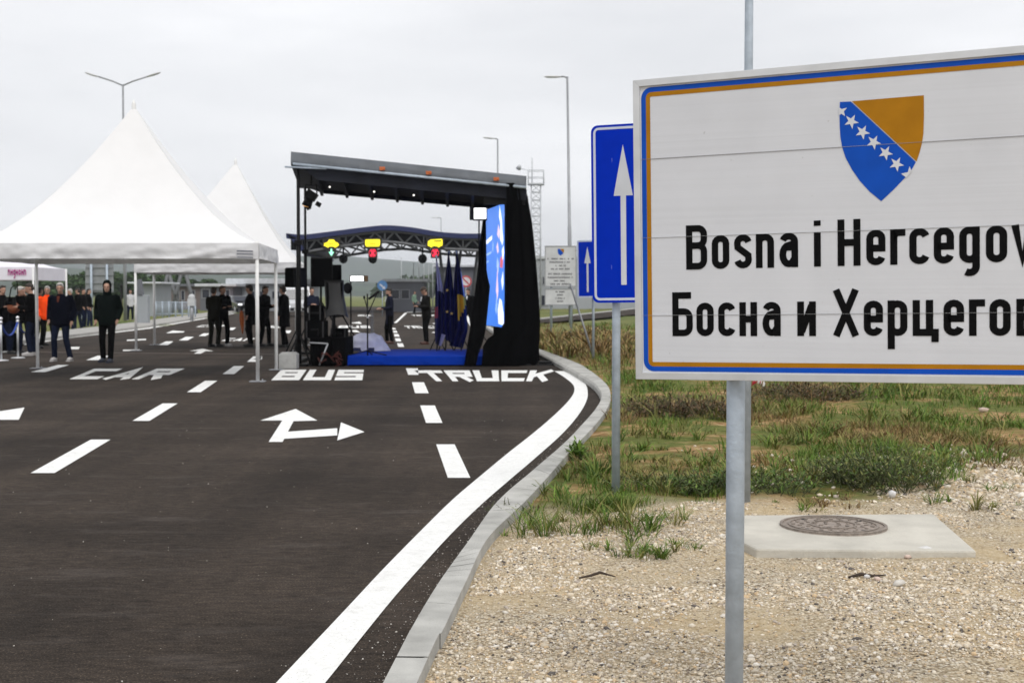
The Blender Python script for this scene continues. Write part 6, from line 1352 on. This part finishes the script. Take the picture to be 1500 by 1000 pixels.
# larger stones on the heap right of the slab and loose ones in the verge
pts = []
while len(pts) < 900:
    x = rs.uniform(1.3, 5.4); y = rs.uniform(8.8, 12.4)
    if in_slab(x, y) or rs.random() > math.exp(-((x - 3.6) ** 2 / .9 + (y - 10.2) ** 2 / 1.3)) + .015: continue
    pts.append((x, y))
P = np.array([(x, y, gz(x, y) + .006) for x, y in pts]); n = len(P)
tag(scatter_stones('rubble', P, np.clip(RNG.lognormal(math.log(.015), .45, n), .006, .04), base[RNG.choice(8, n, p=[.3, .28, .12, .1, .08, .1, .01, .01])] * 1.0, 3), 'loose pale rubble at the edge of the gravel by the concrete slab', 'rubble', kind='stuff')
gst = 'single stones lying by the slab'
for i, (px, py, r_, lb) in enumerate([(1354, 813, .055, 'largest pale stone leaning on the front edge of the concrete slab'), (1329, 816, .03, 'small pinkish stone beside the slab, left of the largest stone'), (1385, 814, .035, 'pale stone at the right end of the slab front edge'), (1270, 846, .024, 'small white stone lying on the gravel by a dark twig'), (1286, 849, .026, 'round white stone on the gravel right of the dark twig'), (1315, 857, .034, 'pale stone on the gravel in front of the slab'), (1307, 731, .05, 'white stone on the rubble behind the slab'), (1440, 612, .06, 'stone lying in the brown verge under the border sign')]):
    p = G(px, py, .05); c = np.array([[.62, .61, .60], [.60, .47, .40], [.58, .55, .5]][i % 3])[None]
    tag(scatter_stones('stone', np.array([(p.x, p.y, gz(p.x, p.y) + r_ * .35)]), np.array([r_]), c, 50 + i), lb, 'stone', gst)
mb = MB(); q = G(1243, 845, .055); mb.tube([q, q + Vector((.07, .02, .012)), q + Vector((.13, .01, .004)), q + Vector((.2, .03, .006))], [.006, .010, .008, .003], 6); tag(mb.build('twig', mat('dark_wood', (.05, .035, .025), .9)), 'short dark broken twig on the gravel in front of the slab', 'twig')
mb = MB(); q = G(848, 846, .055); mb.tube([q, q + Vector((.06, .01, .01)), q + Vector((.11, .04, .02)), q + Vector((.19, .03, .0))], [.004, .007, .008, .003], 6); tag(mb.build('twig', mat('dark_wood', (.05, .035, .025), .9)), 'crooked dark twig on the gravel near the kerb', 'twig')

def blades(name, B, label, cat, mname='blade_green'):
    """B rows: x,y,z, height, width, bend, azimuth, r,g,b"""
    B = np.array(B); n = len(B); h, wd, bd, az_ = B[:, 3], B[:, 4], B[:, 5], B[:, 6]; dx, dy = np.cos(az_), np.sin(az_); sx, sy = -dy, dx
    tw = RNG.uniform(-.9, .9, n); sx, sy = sx * np.cos(tw) - sy * np.sin(tw), sx * np.sin(tw) + sy * np.cos(tw)
    V = []
    for f, ww in ((0, .8), (.4, 1.0), (.75, .7)):
        o_ = bd * h * f ** 1.8; zz = h * f * (1 - .25 * bd * f)
        for s in (-1, 1): V.append(np.stack([B[:, 0] + dx * o_ + s * sx * wd * ww / 2, B[:, 1] + dy * o_ + s * sy * wd * ww / 2, B[:, 2] + zz], 1))
    V.append(np.stack([B[:, 0] + dx * bd * h, B[:, 1] + dy * bd * h, B[:, 2] + h * (1 - .3 * bd)], 1))
    co = np.stack(V, 1).reshape(-1, 3); b0 = (np.arange(n) * 7)[:, None]
    Q = np.concatenate([b0 + np.array([[0, 1, 3, 2]]), b0 + np.array([[2, 3, 5, 4]])], 0); T = b0 + np.array([[4, 5, 6]])
    idx = np.concatenate([Q.ravel(), T.ravel()]); st_ = np.concatenate([np.arange(0, Q.size, 4), Q.size + np.arange(0, T.size, 3)])
    me = bpy.data.meshes.new(name); me.vertices.add(len(co)); me.vertices.foreach_set('co', co.astype(np.float32).ravel()); me.loops.add(len(idx)); me.loops.foreach_set('vertex_index', idx.astype(np.int32)); me.polygons.add(len(st_)); me.polygons.foreach_set('loop_start', st_.astype(np.int32)); me.update(calc_edges=True); me.validate()
    set_col(me, np.repeat(np.c_[B[:, 7:10], np.ones(n)], 7, 0)); m = mat(mname, (1, 1, 1), .65, 0, .08, 3, attr='Col', spec=.25); me.materials.append(m); o = bpy.data.objects.new(name, me); COL.objects.link(o); tag(o, label, cat, kind='stuff'); return o
gr = np.random.default_rng(21)
PAL = {'g': [(.085, .16, .018), (.13, .20, .028), (.055, .11, .015), (.17, .21, .045)], 'o': [(.17, .17, .045), (.22, .20, .06), (.13, .13, .033)], 'd': [(.24, .155, .055), (.15, .09, .035), (.32, .23, .10), (.10, .06, .025)]}
def tuft(B, x, y, n, rad, h, wd, pal, bend=(.2, .9)):
    for _ in range(n):
        a, r_ = gr.uniform(0, 6.28), rad * gr.uniform(0, 1) ** .7; X, Y_ = x + r_ * math.cos(a), y + r_ * math.sin(a)
        if X < kerb_x(Y_) + .02: continue
        c = PAL[pal][gr.integers(len(PAL[pal]))]; k = gr.uniform(.75, 1.25)
        B.append((X, Y_, gz(X, Y_) - .006, h * gr.uniform(.45, 1.15), wd * gr.uniform(.6, 1.3), gr.uniform(*bend), a + gr.normal(0, .7), c[0] * k, c[1] * k, c[2] * k))
GB, DB = [], []
# general verge cover: clumped by a noise field, denser and greener in bands
tries = 0
while tries < 15000:
    tries += 1
    y = 8.6 + 52 * gr.uniform() ** 2.1; kx = kerb_x(y); x = kx + .15 + (y * .43 + 1.5 - kx) * gr.uniform()
    if y < edge_of_gravel(x) + .15 or in_slab(x, y): continue
    if G(760, 484).y < y and x < 30 and (SIDE_N[0].y - 2) < y < 90 and (interp(x, [(p.x, p.y) for p in SIDE_N]) < y < interp(x, [(p.x, p.y) for p in SIDE_F]) + 2): continue
    d_ = noise.noise((x * .75, y * .5, 5)) + .55 * noise.noise((x * 2.1, y * 1.6, 8)); e_ = noise.noise((x * .5, y * .35, 40))
    if d_ < -.05 + .12 * (e_ > .1): continue
    s = 1 + max(0, y - 12) * .035; sw = 1 + max(0, y - 10) * .09; n = int((3 if d_ < .1 else 7 if d_ < .3 else 11)); hh = (.07 + .11 * max(0, d_ + .1)) * min(s, 1.7)
    dry = e_ > .30 or (y > 24 and x < 3.5 and gr.uniform() < .75) or gr.uniform() < .08
    if dry: tuft(DB, x, y, n, .10 * s, hh * .9, .0055 * sw, 'd' if gr.uniform() < .7 else 'o')
    else: tuft(GB, x, y, n, .10 * s, hh, .0060 * sw, 'g' if e_ < .02 or gr.uniform() < .5 else 'o')
# the distinct patches of the photograph
def ragged(B, p, n, rad, h, wd, pal):                                # a patch made of many uneven little clumps
    m = max(3, n // 16)
    for _ in range(m):
        a, r_ = gr.uniform(0, 6.28), rad * 1.25 * gr.uniform() ** .6; k = gr.uniform(.45, 1.55); q = pal if gr.uniform() < .7 else ('o' if pal == 'g' else 'g' if pal == 'o' else 'o')
        tuft(B, p.x + r_ * math.cos(a), p.y + r_ * math.sin(a), int(n / m * gr.uniform(.5, 1.7)) + 1, rad * gr.uniform(.08, .35), h * k, wd * gr.uniform(.8, 1.5), q, (.3, 1.35))
def at(px, py): return G(px, py, .05)
for px, py, n, rad, h, wd, pal in [(735, 775, 71, .20, .09, .006, 'g'), (775, 770, 132, .26, .13, .006, 'g'), (820, 772, 176, .30, .17, .006, 'g'), (870, 776, 181, .30, .17, .006, 'o'), (920, 776, 154, .28, .15, .006, 'g'), (955, 768, 66, .22, .10, .006, 'o'), (800, 740, 99, .30, .16, .006, 'g'), (850, 740, 99, .3, .14, .006, 'o'),
     (900, 806, 130, .17, .08, .006, 'g'), (945, 808, 190, .2, .085, .006, 'g'), (985, 812, 70, .2, .05, .006, 'g'), (846, 668, 30, .10, .12, .010, 'g'), (805, 720, 120, .2, .15, .007, 'g'), (840, 700, 140, .3, .16, .007, 'g'), (880, 690, 160, .3, .13, .007, 'o'),
     (1180, 745, 100, .22, .06, .006, 'g'), (1130, 700, 300, .4, .15, .007, 'g'), (1165, 660, 300, .4, .17, .008, 'g'), (1150, 640, 260, .4, .15, .008, 'g'), (1390, 680, 320, .4, .16, .007, 'g'), (1360, 690, 260, .3, .14, .007, 'g'), (1315, 625, 200, .4, .2, .009, 'g'), (1480, 630, 200, .5, .17, .009, 'g'), (1280, 580, 460, 1.0, .2, .012, 'g'), (1360, 590, 400, .9, .2, .011, 'g'),
     (1010, 680, 220, .5, .13, .008, 'g'), (960, 640, 220, .5, .14, .009, 'o'), (1000, 715, 220, .35, .12, .007, 'g'), (950, 715, 220, .35, .12, .007, 'o'), (1040, 710, 260, .3, .15, .007, 'g'), (1420, 742, 90, .22, .10, .007, 'g'), (1440, 715, 70, .2, .07, .006, 'g'), (1495, 745, 60, .2, .05, .006, 'g'), (930, 560, 300, .9, .22, .014, 'g'), (960, 590, 240, .8, .17, .012, 'g')]:
    p = at(px, py); ragged(GB, p, n, rad, h, wd, pal)
for px, py, n, rad, h, wd in [(1000, 610, 520, .75, .20, .010), (960, 605, 260, .5, .16, .010), (1040, 605, 260, .5, .17, .010), (1180, 585, 480, .9, .20, .012), (1220, 650, 240, .5, .12, .009), (1460, 660, 380, .7, .13, .008), (1480, 690, 260, .5, .1, .008), (870, 520, 700, 1.6, .32, .022), (830, 500, 900, 2.2, .42, .03), (850, 510, 700, 1.8, .36, .026), (760, 745, 40, .15, .08, .005), (930, 690, 160, .5, .1, .007), (1100, 690, 120, .4, .1, .007), (1240, 735, 140, .35, .06, .006)]:
    p = at(px, py); ragged(DB, p, n, rad, h, wd, 'd')
for i in range(150):                                               # small ragged clumps of mixed weeds through the verge
    y = 9.3 + 9 * gr.uniform() ** 1.3; x = kerb_x(y) + .3 + (y * .42 - kerb_x(y)) * gr.uniform()
    if y < edge_of_gravel(x) + .3 or noise.noise((x * .6, y * .5, 77)) < -.1: continue
    k = gr.uniform(); tuft(GB if k < .75 else DB, x, y, int(gr.integers(14, 60)), gr.uniform(.06, .2), gr.uniform(.05, .19), gr.uniform(.006, .014), 'g' if k < .6 else 'o' if k < .75 else 'd', (.3, 1.1))
blades('grass', GB, 'patchy green grass growing on the verge behind the signs', 'grass'); blades('dry_grass', DB, 'dry brown grass and dead weeds on the verge', 'dry grass', 'blade_dry')
# single leafy weeds one can point at
def weed(px, py, h, rad, n, leaf, label, cat, name, pal, upright=.6):
    p = at(px, py); z = gz(p.x, p.y); t = thing(name, (p.x, p.y, z), label, cat); r_ = np.random.default_rng(int(px)); mb = MB(); V, Fc, Cl = [], [], []
    for i in range(n):
        a = r_.uniform(0, 6.28); rr_ = rad * r_.uniform(.25, 1); q = Vector((rr_ * math.cos(a), rr_ * math.sin(a), h * r_.uniform(.25, 1) * (1.15 - .6 * rr_ / rad))); b0 = Vector((q.x * .75 + r_.normal(0, rad * .12), q.y * .75 + r_.normal(0, rad * .12), -.01)); q.x += r_.normal(0, rad * .18); mid = (b0 + q) * .5 + Vector((r_.normal(0, .015), r_.normal(0, .015), q.z * .08)); mb.tube([b0, mid, q], [.004, .003, .0015], 4, cap=False)
        for k in range(9):
            f = r_.uniform(.15, 1); c = b0.lerp(mid, f * 2) if f < .5 else mid.lerp(q, f * 2 - 1); d_ = Vector(r_.normal(size=3)); d_.z = abs(d_.z) * upright; d_.normalize(); s = Vector((-d_.y, d_.x, 0)); s = s.normalized() if s.length > .01 else Vector((1, 0, 0)); l = leaf * r_.uniform(.6, 1.3); k0 = len(V)
            V += [c, c + d_ * l * .5 + s * l * .16, c + d_ * l, c + d_ * l * .5 - s * l * .16]; Fc.append((k0, k0 + 1, k0 + 2, k0 + 3)); cc_ = pal[r_.integers(len(pal))]; g = r_.uniform(.75, 1.25); Cl += [(cc_[0] * g, cc_[1] * g, cc_[2] * g, 1)] * 4
    mb.build('stem', mat('stem_green', (.07, .08, .03), .8), t, world=False)
    me = bpy.data.meshes.new('leaves'); me.from_pydata([tuple(v) for v in V], [], Fc); me.materials.append(mat('blade_green', (1, 1, 1), .65, attr='Col')); set_col(me, Cl); o = bpy.data.objects.new('leaves', me); COL.objects.link(o); o.parent = t
G1 = [(.075, .14, .022), (.12, .18, .035), (.05, .095, .018)]; O1 = [(.13, .145, .04), (.18, .18, .05), (.09, .10, .03)]; BR1 = [(.10, .06, .03), (.06, .036, .02), (.16, .10, .05)]
weed(1292, 715, .40, .50, 190, .05, 'largest bushy dark green weed in the verge behind the concrete slab', 'weed', 'bushy_weed', G1 + O1)
weed(1235, 708, .26, .42, 90, .045, 'olive bushy weed left of the largest one behind the slab', 'weed', 'bushy_weed', O1)
weed(1135, 722, .22, .36, 80, .045, 'green weed just right of the slim pole', 'weed', 'bushy_weed', G1)
weed(846, 670, .18, .12, 20, .09, 'bright broad-leaved weed growing against the kerb', 'weed', 'broad_leaved_weed', [(.12, .20, .03), (.09, .16, .025)])
weed(965, 716, .18, .42, 70, .04, 'grey-green low weed between the two sign posts', 'weed', 'bushy_weed', O1)
weed(1035, 720, .22, .32, 100, .045, 'small dark green weed beside the front sign post', 'weed', 'bushy_weed', G1)
weed(1005, 612, .30, .8, 220, .06, 'dead brown weed clump in the verge left of the sign post', 'weed', 'dead_weed', BR1)
weed(1180, 590, .28, .9, 220, .06, 'dead brown weed clump under the lower edge of the border sign', 'weed', 'dead_weed', BR1)
weed(745, 752, .13, .2, 40, .022, 'sprawling small-leaved weed hanging over the kerb', 'weed', 'creeping_weed', [(.10, .11, .07), (.13, .12, .07)], .2)
# scrap of red and white tape
p = at(1106, 580); mb = MB(); t = thing('barrier_tape_scrap', (p.x, p.y, gz(p.x, p.y)), 'scrap of red and white barrier tape in the verge beside the slim pole', 'tape scrap')
c = Vector((p.x, p.y, gz(p.x, p.y) + .10)); n = 16
for k, (m_, a0, a1) in enumerate((('tape_red', 0, .45), ('tape_white', .45, .62), ('tape_red', .62, .7), ('tape_white', .7, 1))):
    mb = MB(); f0 = [a0 + (a1 - a0) * i / 6 for i in range(7)]; vs = []
    for f in f0: q = c + Vector((-.03 + .18 * f, .02 * math.sin(f * 8), .11 * math.sin(f * 2.6) - .10 * f)); vs += [q + Vector((.0, 0, .045)), q - Vector((.03, .02, .05))]
    mb.add(vs, [(2 * i, 2 * i + 1, 2 * i + 3, 2 * i + 2) for i in range(6)], True); o = mb.build('stripe', mat(m_, (.42, .02, .035) if 'red' in m_ else (.75, .73, .72), .5), t); so_ = o.modifiers.new('solid', 'SOLIDIFY'); so_.thickness = .003

# ---------------------------------------------------------------- haze: one even box of air, the sky outside it
mb = MB(); mb.bb((-3900, -60, -1.2), (3900, 3800, 112))
m = bpy.data.materials.new('haze'); m.use_nodes = True; t = m.node_tree; t.nodes.clear(); o_ = N('ShaderNodeOutputMaterial', t); pvn = N('ShaderNodeVolumePrincipled', t); pvn.inputs['Color'].default_value = (.88, .93, 1, 1); pvn.inputs['Density'].default_value = .00024; pvn.inputs['Anisotropy'].default_value = 0
t.links.new(pvn.outputs[0], o_.inputs['Volume'])
hz = tag(mb.build('haze', m), kind='stuff')
